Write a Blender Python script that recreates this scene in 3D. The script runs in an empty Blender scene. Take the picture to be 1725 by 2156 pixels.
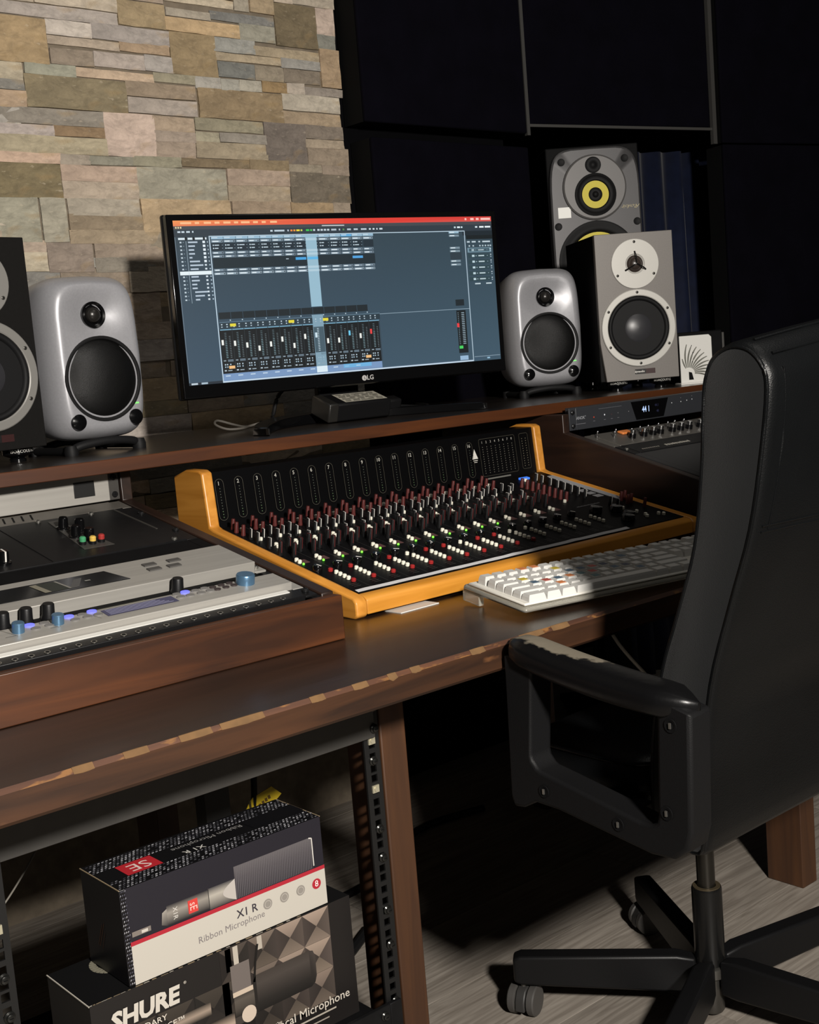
import bpy, bmesh, math, random
from mathutils import Matrix, Vector, noise
R = math.radians
rnd = random.Random(7)
scn = bpy.context.scene
col = scn.collection

# ------------------------------------------------------------------ camera
CAM = (0.0, 0.0, 1.02)
YAW, PITCH, ROLL, FPX = .70116, .12471, .08157, 2600.0
fw = Vector((math.sin(YAW)*math.cos(PITCH), math.cos(YAW)*math.cos(PITCH), -math.sin(PITCH)))
rt = Vector((math.cos(YAW), -math.sin(YAW), 0)); dn = fw.cross(rt)
rt2 = math.cos(ROLL)*rt + math.sin(ROLL)*dn; dn2 = -math.sin(ROLL)*rt + math.cos(ROLL)*dn
cam = bpy.data.cameras.new('camera'); cam.sensor_fit = 'VERTICAL'; cam.sensor_height = 24
cam.lens = FPX/2156*24; cam.clip_start = .02
co = bpy.data.objects.new('camera', cam); col.objects.link(co)
mw = Matrix((( rt2.x, -dn2.x, -fw.x, CAM[0]), (rt2.y, -dn2.y, -fw.y, CAM[1]), (rt2.z, -dn2.z, -fw.z, CAM[2]), (0, 0, 0, 1)))
co.matrix_world = mw; scn.camera = co

# ------------------------------------------------------------------ world and light
w = bpy.data.worlds.new('room_dark'); scn.world = w; w.use_nodes = True
w.node_tree.nodes['Background'].inputs[0].default_value = (1.0, .93, .84, 1)
w.node_tree.nodes['Background'].inputs[1].default_value = .012

def area(name, loc, target, size, power, color):
    l = bpy.data.lights.new(name, 'AREA'); l.shape = 'DISK'; l.size = size; l.energy = power; l.color = color
    o = bpy.data.objects.new(name, l); col.objects.link(o); o.location = loc
    o.rotation_euler = (Vector(target)-Vector(loc)).to_track_quat('-Z', 'Y').to_euler()
    return o
area('room_lamp', (.25, -.80, 1.58), (1.2, 1.6, .9), .17, 98, (1.0, .945, .875))
area('overhead_fill', (1.6, .4, 2.7), (1.6, 1.2, .8), .9, 4.0, (1.0, .95, .88))  # added weak fill from above standing in for bounced light, no real fixture

vs = scn.view_settings
vs.view_transform = 'Standard'; vs.look = 'None'; vs.gamma = 1.0; vs.use_curve_mapping = False; vs.exposure = 0.0
scn.display_settings.display_device = 'sRGB'

# ------------------------------------------------------------------ helpers
def lin(c, k=1.0):
    o = []
    for v in c[:3]:
        v = v/255.0
        o.append(k*(v/12.92 if v <= .04045 else ((v+.055)/1.055)**2.4))
    return (o[0], o[1], o[2], 1.0)

def mat(name, c, rough=.5, metal=0.0, nscale=0, namt=.15, bump=0, bscale=200, emit=0, spec=.5, coat=0, stretch=None, attr=None, objcol=False, alpha=None, trans=0, sheen=0):
    m = bpy.data.materials.new(name); m.use_nodes = True
    nt = m.node_tree; b = nt.nodes['Principled BSDF']
    base = lin(c)
    b.inputs['Base Color'].default_value = base
    b.inputs['Roughness'].default_value = rough; b.inputs['Metallic'].default_value = metal
    b.inputs['Specular IOR Level'].default_value = spec; b.inputs['Coat Weight'].default_value = coat
    b.inputs['Coat Roughness'].default_value = .25
    b.inputs['Transmission Weight'].default_value = trans
    b.inputs['Sheen Weight'].default_value = sheen
    N = nt.nodes.new; L = nt.links.new
    tc = N('ShaderNodeTexCoord'); mp = N('ShaderNodeMapping'); L(tc.outputs['Object'], mp.inputs[0])
    if stretch: mp.inputs['Scale'].default_value = stretch
    src = None
    if attr:
        a = N('ShaderNodeAttribute'); a.attribute_name = attr; src = a.outputs['Color']
    if objcol:
        oi = N('ShaderNodeObjectInfo'); src = oi.outputs['Color']
    if nscale:
        nz = N('ShaderNodeTexNoise'); nz.inputs['Scale'].default_value = nscale; nz.inputs['Detail'].default_value = 6
        L(mp.outputs[0], nz.inputs[0])
        mr = N('ShaderNodeMapRange'); mr.inputs[1].default_value = .3; mr.inputs[2].default_value = .7
        mr.inputs[3].default_value = 1-namt; mr.inputs[4].default_value = 1+namt
        L(nz.outputs[0], mr.inputs[0])
        mx = N('ShaderNodeVectorMath'); mx.operation = 'SCALE'
        if src: L(src, mx.inputs[0])
        else: mx.inputs[0].default_value = base[:3]
        L(mr.outputs[0], mx.inputs['Scale']); src = mx.outputs[0]
    if src: L(src, b.inputs['Base Color'])
    if bump:
        bz = N('ShaderNodeTexNoise'); bz.inputs['Scale'].default_value = bscale; bz.inputs['Detail'].default_value = 4
        L(mp.outputs[0], bz.inputs[0])
        bp = N('ShaderNodeBump'); bp.inputs['Strength'].default_value = bump; bp.inputs['Distance'].default_value = .004
        L(bz.outputs[0], bp.inputs['Height']); L(bp.outputs[0], b.inputs['Normal'])
    if emit:
        b.inputs['Emission Strength'].default_value = emit
        if src: L(src, b.inputs['Emission Color']); b.inputs['Base Color'].default_value = (.01, .01, .01, 1)
        else: b.inputs['Emission Color'].default_value = base
        if src:
            for l in list(b.inputs['Base Color'].links): nt.links.remove(l)
    return m

def wood(name, c1, c2, rough=.35, axis='X', scale=9, wear=None, wearamt=.5, coat=.2, bump=.06, wscale=14, lo=.35, hi=.7):
    m = bpy.data.materials.new(name); m.use_nodes = True
    nt = m.node_tree; b = nt.nodes['Principled BSDF']; N = nt.nodes.new; L = nt.links.new
    b.inputs['Roughness'].default_value = rough; b.inputs['Coat Weight'].default_value = coat; b.inputs['Coat Roughness'].default_value = .3
    tc = N('ShaderNodeTexCoord'); mp = N('ShaderNodeMapping'); L(tc.outputs['Object'], mp.inputs[0])
    s = {'X': (.5, 7, 7), 'Y': (7, .5, 7), 'Z': (7, 7, .5)}[axis]; mp.inputs['Scale'].default_value = s
    nz = N('ShaderNodeTexNoise'); nz.inputs['Scale'].default_value = scale; nz.inputs['Detail'].default_value = 8; nz.inputs['Distortion'].default_value = 1.2
    L(mp.outputs[0], nz.inputs[0])
    cr = N('ShaderNodeValToRGB'); cr.color_ramp.elements[0].position = lo; cr.color_ramp.elements[0].color = lin(c1)
    cr.color_ramp.elements[1].position = hi; cr.color_ramp.elements[1].color = lin(c2)
    L(nz.outputs[0], cr.inputs[0]); src = cr.outputs[0]
    if wear:
        n2 = N('ShaderNodeTexNoise'); n2.inputs['Scale'].default_value = wscale; n2.inputs['Detail'].default_value = 7
        mp2 = N('ShaderNodeMapping'); mp2.inputs['Scale'].default_value = {'X': (.6, 2, 2), 'Y': (2, .6, 2), 'Z': (2, 2, .6)}[axis]
        L(tc.outputs['Object'], mp2.inputs[0]); L(mp2.outputs[0], n2.inputs[0])
        c2r = N('ShaderNodeValToRGB'); c2r.color_ramp.elements[0].position = wearamt; c2r.color_ramp.elements[1].position = wearamt+.08
        L(n2.outputs[0], c2r.inputs[0])
        mx = N('ShaderNodeMix'); mx.data_type = 'RGBA'; L(c2r.outputs[0], mx.inputs[0]); L(src, mx.inputs[6]); mx.inputs[7].default_value = lin(wear)
        src = mx.outputs[2]
    L(src, b.inputs['Base Color'])
    bp = N('ShaderNodeBump'); bp.inputs['Strength'].default_value = bump; bp.inputs['Distance'].default_value = .003
    L(nz.outputs[0], bp.inputs['Height']); L(bp.outputs[0], b.inputs['Normal'])
    return m

class MB:
    def __init__(s): s.v = []; s.f = []; s.m = []
    def add(s, vs_, fs, mi=0, M=None):
        o = len(s.v)
        s.v += [(M @ Vector(p)) if M is not None else Vector(p) for p in vs_]
        s.f += [[i+o for i in f] for f in fs]; s.m += [mi]*len(fs)
        return s
    def bx(s, x0, x1, y0, y1, z0, z1, mi=0, M=None):
        vs_ = [(x0,y0,z0),(x1,y0,z0),(x1,y1,z0),(x0,y1,z0),(x0,y0,z1),(x1,y0,z1),(x1,y1,z1),(x0,y1,z1)]
        return s.add(vs_, [(3,2,1,0),(4,5,6,7),(0,1,5,4),(1,2,6,5),(2,3,7,6),(3,0,4,7)], mi, M)
    def lathe(s, prof, n=24, mi=0, M=None, cap0=True, cap1=True):
        vs_ = []; fs = []
        for (r, z) in prof:
            for k in range(n):
                a = 2*math.pi*k/n; vs_.append((r*math.cos(a), r*math.sin(a), z))
        for j in range(len(prof)-1):
            for k in range(n):
                k2 = (k+1) % n; fs.append((j*n+k, j*n+k2, (j+1)*n+k2, (j+1)*n+k))
        if cap0: fs.append(tuple(range(n))[::-1])
        if cap1: fs.append(tuple(range((len(prof)-1)*n, len(prof)*n)))
        return s.add(vs_, fs, mi, M)
    def cyl(s, p0, p1, r0, r1=None, n=16, mi=0):
        p0 = Vector(p0); p1 = Vector(p1); d = p1-p0
        M = Matrix.Translation(p0) @ d.to_track_quat('Z', 'Y').to_matrix().to_4x4()
        return s.lathe([(r0, 0), (r0 if r1 is None else r1, d.length)], n, mi, M)
    def prism(s, poly, a0, a1, axis='X', mi=0, M=None):
        # poly in the two remaining axes, in order (Y,Z) / (X,Z) / (X,Y)
        n = len(poly)
        def P(p, a):
            return {'X': (a, p[0], p[1]), 'Y': (p[0], a, p[1]), 'Z': (p[0], p[1], a)}[axis]
        vs_ = [P(p, a0) for p in poly]+[P(p, a1) for p in poly]
        fs = [tuple(range(n))[::-1], tuple(range(n, 2*n))]+[(i, (i+1) % n, n+(i+1) % n, n+i) for i in range(n)]
        return s.add(vs_, fs, mi, M)
    def tube(s, pts, r, n=8, mi=0, closed=False):
        pts = [Vector(p) for p in pts]; vs_ = []; fs = []; m = len(pts); up = Vector((0, 0, 1))
        for i, p in enumerate(pts):
            a = pts[max(i-1, 0)]; b = pts[min(i+1, m-1)]
            if closed: a = pts[i-1]; b = pts[(i+1) % m]
            t = (b-a).normalized(); q = up if abs(t.z) < .9 else Vector((1, 0, 0))
            u = t.cross(q).normalized(); v = t.cross(u)
            rr = r[i] if isinstance(r, (list, tuple)) else r
            for k in range(n):
                an = 2*math.pi*k/n; vs_.append(p+u*rr*math.cos(an)+v*rr*math.sin(an))
        for j in range(m if closed else m-1):
            for k in range(n):
                k2 = (k+1) % n; j2 = (j+1) % m; fs.append((j*n+k, j*n+k2, j2*n+k2, j2*n+k))
        if not closed: fs += [tuple(range(n))[::-1], tuple(range((m-1)*n, m*n))]
        return s.add(vs_, fs, mi)
    def loft(s, rings, mi=0, M=None, cap=True):
        n = len(rings[0]); vs_ = [p for r in rings for p in r]; fs = []
        for j in range(len(rings)-1):
            for k in range(n):
                k2 = (k+1) % n; fs.append((j*n+k, j*n+k2, (j+1)*n+k2, (j+1)*n+k))
        if cap: fs += [tuple(range(n))[::-1], tuple(range((len(rings)-1)*n, len(rings)*n))]
        return s.add(vs_, fs, mi, M)

MW = {}
def finish(me, smooth):
    bm = bmesh.new(); bm.from_mesh(me); bmesh.ops.recalc_face_normals(bm, faces=bm.faces); bm.to_mesh(me); bm.free()
    if smooth:
        me.polygons.foreach_set('use_smooth', [True]*len(me.polygons)); me.set_sharp_from_angle(angle=R(smooth))
def mesh(name, mb, mats, smooth=35):
    me = bpy.data.meshes.new(name); me.from_pydata([tuple(v) for v in mb.v], [], mb.f); me.validate()
    for m in (mats if isinstance(mats, (list, tuple)) else [mats]): me.materials.append(m)
    if len(me.polygons) == len(mb.m): me.polygons.foreach_set('material_index', mb.m)
    finish(me, smooth); return me
def link(name, data, parent=None, M=None):
    o = bpy.data.objects.new(name, data); col.objects.link(o)
    if parent is not None: o.parent = parent
    M = M if M is not None else Matrix()
    o.matrix_local = M
    MW[o] = (MW[parent] @ M) if parent is not None else M
    return o
def obj(name, mb, mats, parent=None, M=None, smooth=35, bevel=0, seg=2, world=False, label=None):
    if world and parent is not None:
        inv = MW[parent].inverted(); mb.v = [inv @ Vector(v) for v in mb.v]
    o = link(name, mesh(name, mb, mats, smooth), parent, M)
    if bevel:
        b = o.modifiers.new('bevel', 'BEVEL'); b.width = bevel; b.segments = seg; b.limit_method = 'ANGLE'; b.angle_limit = R(40)
        o.data.polygons.foreach_set('use_smooth', [True]*len(o.data.polygons)); o.data.set_sharp_from_angle(angle=R(60))
    if label: o['label'] = label
    return o
def tag(o, label=None, cat=None, group=None, kind=None):
    if label: o['label'] = label
    if cat: o['category'] = cat
    if group: o['group'] = group
    if kind: o['kind'] = kind
    return o
def thing(name, label, cat, loc=(0,0,0), rz=0, group=None, M=None):
    M = M if M is not None else Matrix.Translation(loc) @ Matrix.Rotation(rz, 4, 'Z')
    return tag(link(name, None, None, M), label, cat, group)
def inst(name, me, parent, M): return link(name, me, parent, M)
T = lambda x, y, z: Matrix.Translation((x, y, z))
RX = lambda a: Matrix.Rotation(R(a), 4, 'X')
RY = lambda a: Matrix.Rotation(R(a), 4, 'Y')
RZ = lambda a: Matrix.Rotation(R(a), 4, 'Z')

_tc = {}
def textgeo(s, size, bold=0, shear=0):
    k = (s, bold, shear)
    if k not in _tc:
        c = bpy.data.curves.new('t', 'FONT'); c.body = s; c.size = 1.0; c.align_x = 'CENTER'; c.align_y = 'CENTER'
        c.offset = bold; c.shear = shear; c.resolution_u = 2; c.fill_mode = 'FRONT'
        o = bpy.data.objects.new('t', c); col.objects.link(o)
        me = bpy.data.meshes.new_from_object(o)
        _tc[k] = ([tuple(v.co) for v in me.vertices], [tuple(p.vertices) for p in me.polygons])
        bpy.data.objects.remove(o); bpy.data.meshes.remove(me); bpy.data.curves.remove(c)
    vs_, fs = _tc[k]
    return [(x*size, y*size) for x, y, z in vs_], fs

class CM:
    """flat coloured print: polygons in a plane (x right, y up), each with its own colour"""
    def __init__(s): s.v = []; s.f = []; s.c = []
    def poly(s, pts, c, l=0):
        o = len(s.v); s.v += [(p[0], p[1], l*.00025) for p in pts]; s.f.append(list(range(o, o+len(pts))))
        s.c.append([lin(x) for x in c] if isinstance(c[0], (list, tuple)) else [lin(c)]*len(pts)); return s
    def rect(s, x0, y0, x1, y1, c, l=0): return s.poly([(x0,y0),(x1,y0),(x1,y1),(x0,y1)], c, l)
    def line(s, a, b, w, c, l=0):
        a = Vector(a); b = Vector(b); d = (b-a).normalized(); n = Vector((-d.y, d.x))*w/2
        return s.poly([a-n, b-n, b+n, a+n], c, l)
    def disc(s, x, y, r, c, l=0, n=20, ry=None):
        return s.poly([(x+r*math.cos(2*math.pi*k/n), y+(ry or r)*math.sin(2*math.pi*k/n)) for k in range(n)], c, l)
    def ring(s, x, y, r, w, c, l=0, n=24):
        for k in range(n):
            a = 2*math.pi*k/n; b = 2*math.pi*(k+1)/n
            s.poly([(x+q*math.cos(t), y+q*math.sin(t)) for q, t in ((r, a), (r, b), (r-w, b), (r-w, a))], c, l)
        return s
    def text(s, t, x, y, size, c, l=0, ang=0, bold=0, shear=0, sx=1, sy=1, align=0):
        vs_, fs = textgeo(t, size, bold, shear)
        if align:
            xs = [p[0] for p in vs_]; off = -min(xs) if align < 0 else -max(xs)
        else: off = 0
        ca, sa = math.cos(R(ang)), math.sin(R(ang)); o = len(s.v)
        for (a, b) in vs_:
            a = (a+off)*sx; b *= sy; s.v.append((x+a*ca-b*sa, y+a*sa+b*ca, l*.00025))
        for f in fs: s.f.append([i+o for i in f]); s.c.append([lin(c)]*len(f))
        return s
    def outline(s, x0, y0, x1, y1, r, w, c, l=0):
        pts = []
        for cx_, cy_, a0 in ((x1-r, y1-r, 0), (x0+r, y1-r, 90), (x0+r, y0+r, 180), (x1-r, y0+r, 270)):
            for k in range(5): a = R(a0+22.5*k); pts.append((cx_+r*math.cos(a), cy_+r*math.sin(a)))
        for i in range(len(pts)): s.line(pts[i], pts[(i+1) % len(pts)], w, c, l)
        return s
    def build(s, name, m, parent=None, M=None, label=None):
        me = bpy.data.meshes.new(name); me.from_pydata(s.v, [], s.f)
        a = me.color_attributes.new('Col', 'FLOAT_COLOR', 'CORNER')
        flat = [x for f in s.c for c in f for x in c]
        if len(flat) == len(a.data)*4: a.data.foreach_set('color', flat)
        me.materials.append(m); o = link(name, me, parent, M)
        if label: o['label'] = label
        return o

# ------------------------------------------------------------------ materials
PRINT = mat('printed_ink', (255,255,255), .45, attr='Col')
SCREEN = mat('lit_screen', (255,255,255), .3, attr='Col', emit=1.0)
blackp = mat('black_plastic', (17,17,18), .42, spec=.25, bump=.05, bscale=900)
blackgl = mat('black_gloss', (10,10,11), .14, spec=.5)
blackm = mat('black_matte', (12,12,13), .75, spec=.1, nscale=30, namt=.2)
blackpanel = mat('black_panel_paint', (19,19,20), .45, spec=.2, nscale=60, namt=.15)
darkgrey = mat('dark_grey_steel', (52,50,47), .5, nscale=40, namt=.12)
rubber = mat('black_rubber', (17,17,18), .6, spec=.2)
silver = mat('silver_paint', (152,152,156), .38, metal=.25, nscale=300, namt=.05, bump=.03, bscale=1500)
alu = mat('brushed_aluminium', (158,155,149), .45, metal=.3, nscale=20, namt=.08, stretch=(.2,6,6))
chrome = mat('chrome_steel', (190,190,190), .22, metal=1.0)
steel = mat('dull_steel', (150,148,142), .38, metal=.9)
white_pl = mat('white_plastic', (205,204,199), .4)
whiteink = mat('white_ink', (215,212,206), .5)
red_cap = mat('dark_red_cap', (78,26,24), .5)
red_btn = mat('red_button', (150,34,34), .45)
white_btn = mat('ivory_button', (232,228,212), .4)
green_led = mat('green_led', (110,255,60), .4, emit=1.6)
blue_led = mat('blue_lit_button', (105,110,255), .4, emit=.75)
blue_knob = mat('blue_anodised_knob', (90,125,155), .3, metal=.6)
orange_wood = wood('honey_maple_wood', (182,120,36), (206,142,54), .42, 'X', 6, coat=.15, bump=.03)
orange_woodY = wood('honey_maple_wood_cheek', (182,120,42), (206,142,60), .42, 'Y', 6, coat=.15, bump=.03)
dark_wood = wood('dark_stained_wood', (25,16,11), (44,28,19), .33, 'X', 5, coat=.35, bump=.05)
red_wood = wood('brown_stained_wood', (46,23,9), (82,44,18), .45, 'X', 5, coat=.08, bump=.06)
edge_wood = wood('worn_edge_wood', (60,38,28), (90,58,40), .45, 'X', 6, wear=(122,84,46), wearamt=.55, wscale=60)
post_wood = wood('brown_post_wood', (58,34,17), (74,45,22), .6, 'Z', 6, coat=.1)
dark_woodY = wood('dark_stained_side', (28,17,12), (42,26,18), .45, 'Y', 5, coat=.2)
shelf_wood = wood('shelf_top_wood', (26,21,18), (48,40,34), .22, 'X', 5, coat=.5, bump=.03)
shelf_edge = wood('shelf_edge_wood', (62,30,9), (86,45,15), .5, 'X', 5, wear=(128,82,42), wearamt=.70, coat=.05)
leather = mat('black_leather', (8,9,10), .36, bump=.16, bscale=650, nscale=8, namt=.18, spec=.22)
fabric_blk = mat('black_side_fabric', (11,12,13), .85, spec=.1, bump=.2, bscale=900, nscale=8, namt=.2, sheen=.15)
navy = mat('navy_acoustic_fabric', (8,7,14), .95, spec=.05, bump=.3, bscale=1400, nscale=12, namt=.2)
charcoal = mat('charcoal_frame', (13,13,13), .8, spec=.08)
dkwall = mat('black_wall_paint', (9,9,11), .9, spec=.05, nscale=6, namt=.15)
# ------------------------------------------------------------------ floor of laminate planks
def floor_material():
    m = bpy.data.materials.new('grey_oak_laminate'); m.use_nodes = True
    nt = m.node_tree; b = nt.nodes['Principled BSDF']; N = nt.nodes.new; L = nt.links.new
    b.inputs['Roughness'].default_value = .42
    tc = N('ShaderNodeTexCoord'); oi = N('ShaderNodeObjectInfo')
    off = N('ShaderNodeVectorMath'); off.operation = 'SCALE'; off.inputs[0].default_value = (7, 13, 0); L(oi.outputs['Random'], off.inputs['Scale'])
    ad = N('ShaderNodeVectorMath'); L(tc.outputs['Object'], ad.inputs[0]); L(off.outputs[0], ad.inputs[1])
    mp = N('ShaderNodeMapping'); mp.inputs['Scale'].default_value = (1.5, 22, 1); L(ad.outputs[0], mp.inputs[0])
    nz = N('ShaderNodeTexNoise'); nz.inputs['Scale'].default_value = 3.2; nz.inputs['Detail'].default_value = 9; nz.inputs['Distortion'].default_value = 1.6
    L(mp.outputs[0], nz.inputs[0])
    cr = N('ShaderNodeValToRGB'); e = cr.color_ramp.elements
    e[0].position = .3; e[0].color = lin((118,110,101)); e[1].position = .7; e[1].color = lin((160,152,142))
    L(nz.outputs[0], cr.inputs[0])
    mr = N('ShaderNodeMapRange'); mr.inputs[3].default_value = .86; mr.inputs[4].default_value = 1.1; L(oi.outputs['Random'], mr.inputs[0])
    sc = N('ShaderNodeVectorMath'); sc.operation = 'SCALE'; L(cr.outputs[0], sc.inputs[0]); L(mr.outputs[0], sc.inputs['Scale'])
    L(sc.outputs[0], b.inputs['Base Color'])
    bp = N('ShaderNodeBump'); bp.inputs['Strength'].default_value = .12; bp.inputs['Distance'].default_value = .002
    L(nz.outputs[0], bp.inputs['Height']); L(bp.outputs[0], b.inputs['Normal'])
    return m
floor_m = floor_material()
fl = obj('floor', MB().bx(-1.2, 4.6, -.6, 3.6, -.05, -.006), mat('floor_underlay', (30,27,24), .9), smooth=0)
tag(fl, 'grey laminate plank floor under the desk and chair', kind='structure')
pl = MB().bx(0, 1.278, 0, .1918, -.006, 0); pme = mesh('plank', pl, floor_m, 0)
for j in range(20):
    y = -.5+j*.1935; off = (j*.47) % 1.28
    for i in range(5):
        x = -1.2-off+i*1.28
        if x > 4.4: continue
        o = inst('plank', pme, fl, T(x, y, 0))

# ------------------------------------------------------------------ stone wall
def stone_material():
    m = bpy.data.materials.new('split_face_stone'); m.use_nodes = True
    nt = m.node_tree; b = nt.nodes['Principled BSDF']; N = nt.nodes.new; L = nt.links.new
    b.inputs['Roughness'].default_value = .82
    tc = N('ShaderNodeTexCoord'); oi = N('ShaderNodeObjectInfo')
    nz = N('ShaderNodeTexNoise'); nz.inputs['Scale'].default_value = 30; nz.inputs['Detail'].default_value = 11; nz.inputs['Roughness'].default_value = .62; nz.inputs['Distortion'].default_value = .9
    mp = N('ShaderNodeMapping'); mp.inputs['Scale'].default_value = (.7, 1, 1.5); L(tc.outputs['Object'], mp.inputs[0]); L(mp.outputs[0], nz.inputs[0])
    mr = N('ShaderNodeMapRange'); mr.inputs[1].default_value = .3; mr.inputs[2].default_value = .72; mr.inputs[3].default_value = .66; mr.inputs[4].default_value = 1.30
    L(nz.outputs[0], mr.inputs[0])
    s1 = N('ShaderNodeVectorMath'); s1.operation = 'SCALE'; L(oi.outputs['Color'], s1.inputs[0]); L(mr.outputs[0], s1.inputs['Scale'])
    n2 = N('ShaderNodeTexNoise'); n2.inputs['Scale'].default_value = 9; n2.inputs['Detail'].default_value = 5; n2.inputs['Distortion'].default_value = 2
    L(mp.outputs[0], n2.inputs[0])
    cr = N('ShaderNodeValToRGB'); cr.color_ramp.elements[0].position = .56; cr.color_ramp.elements[1].position = .68
    cr.color_ramp.elements[0].color = (0,0,0,1); cr.color_ramp.elements[1].color = (.4,.4,.4,1); L(n2.outputs[0], cr.inputs[0])
    mx = N('ShaderNodeMix'); mx.data_type = 'RGBA'; L(cr.outputs[0], mx.inputs[0]); L(s1.outputs[0], mx.inputs[6]); mx.inputs[7].default_value = lin((150,126,88))
    n3 = N('ShaderNodeTexNoise'); n3.inputs['Scale'].default_value = 90; n3.inputs['Detail'].default_value = 4; L(mp.outputs[0], n3.inputs[0])
    c3 = N('ShaderNodeValToRGB'); c3.color_ramp.elements[0].position = .64; c3.color_ramp.elements[1].position = .74
    c3.color_ramp.elements[1].color = (.35,.35,.35,1); L(n3.outputs[0], c3.inputs[0])
    m2 = N('ShaderNodeMix'); m2.data_type = 'RGBA'; L(c3.outputs[0], m2.inputs[0]); L(mx.outputs[2], m2.inputs[6]); m2.inputs[7].default_value = lin((215,200,175))
    L(m2.outputs[2], b.inputs['Base Color'])
    ad = N('ShaderNodeMath'); L(nz.outputs[0], ad.inputs[0]); L(n3.outputs[0], ad.inputs[1])
    bp = N('ShaderNodeBump'); bp.inputs['Strength'].default_value = .6; bp.inputs['Distance'].default_value = .006
    L(ad.outputs[0], bp.inputs['Height']); L(bp.outputs[0], b.inputs['Normal'])
    return m
stone_m = stone_material()
WY = 2.27
wall = obj('wall_back', MB().bx(.45, 1.80, WY-.0075, WY+.12, 0, 2.25), mat('stone_grout', (118,107,92), .95, nscale=40, namt=.2), smooth=0)
tag(wall, 'wall clad in split-face stone strips of grey, ochre and pink behind the desk', kind='structure')
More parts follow.
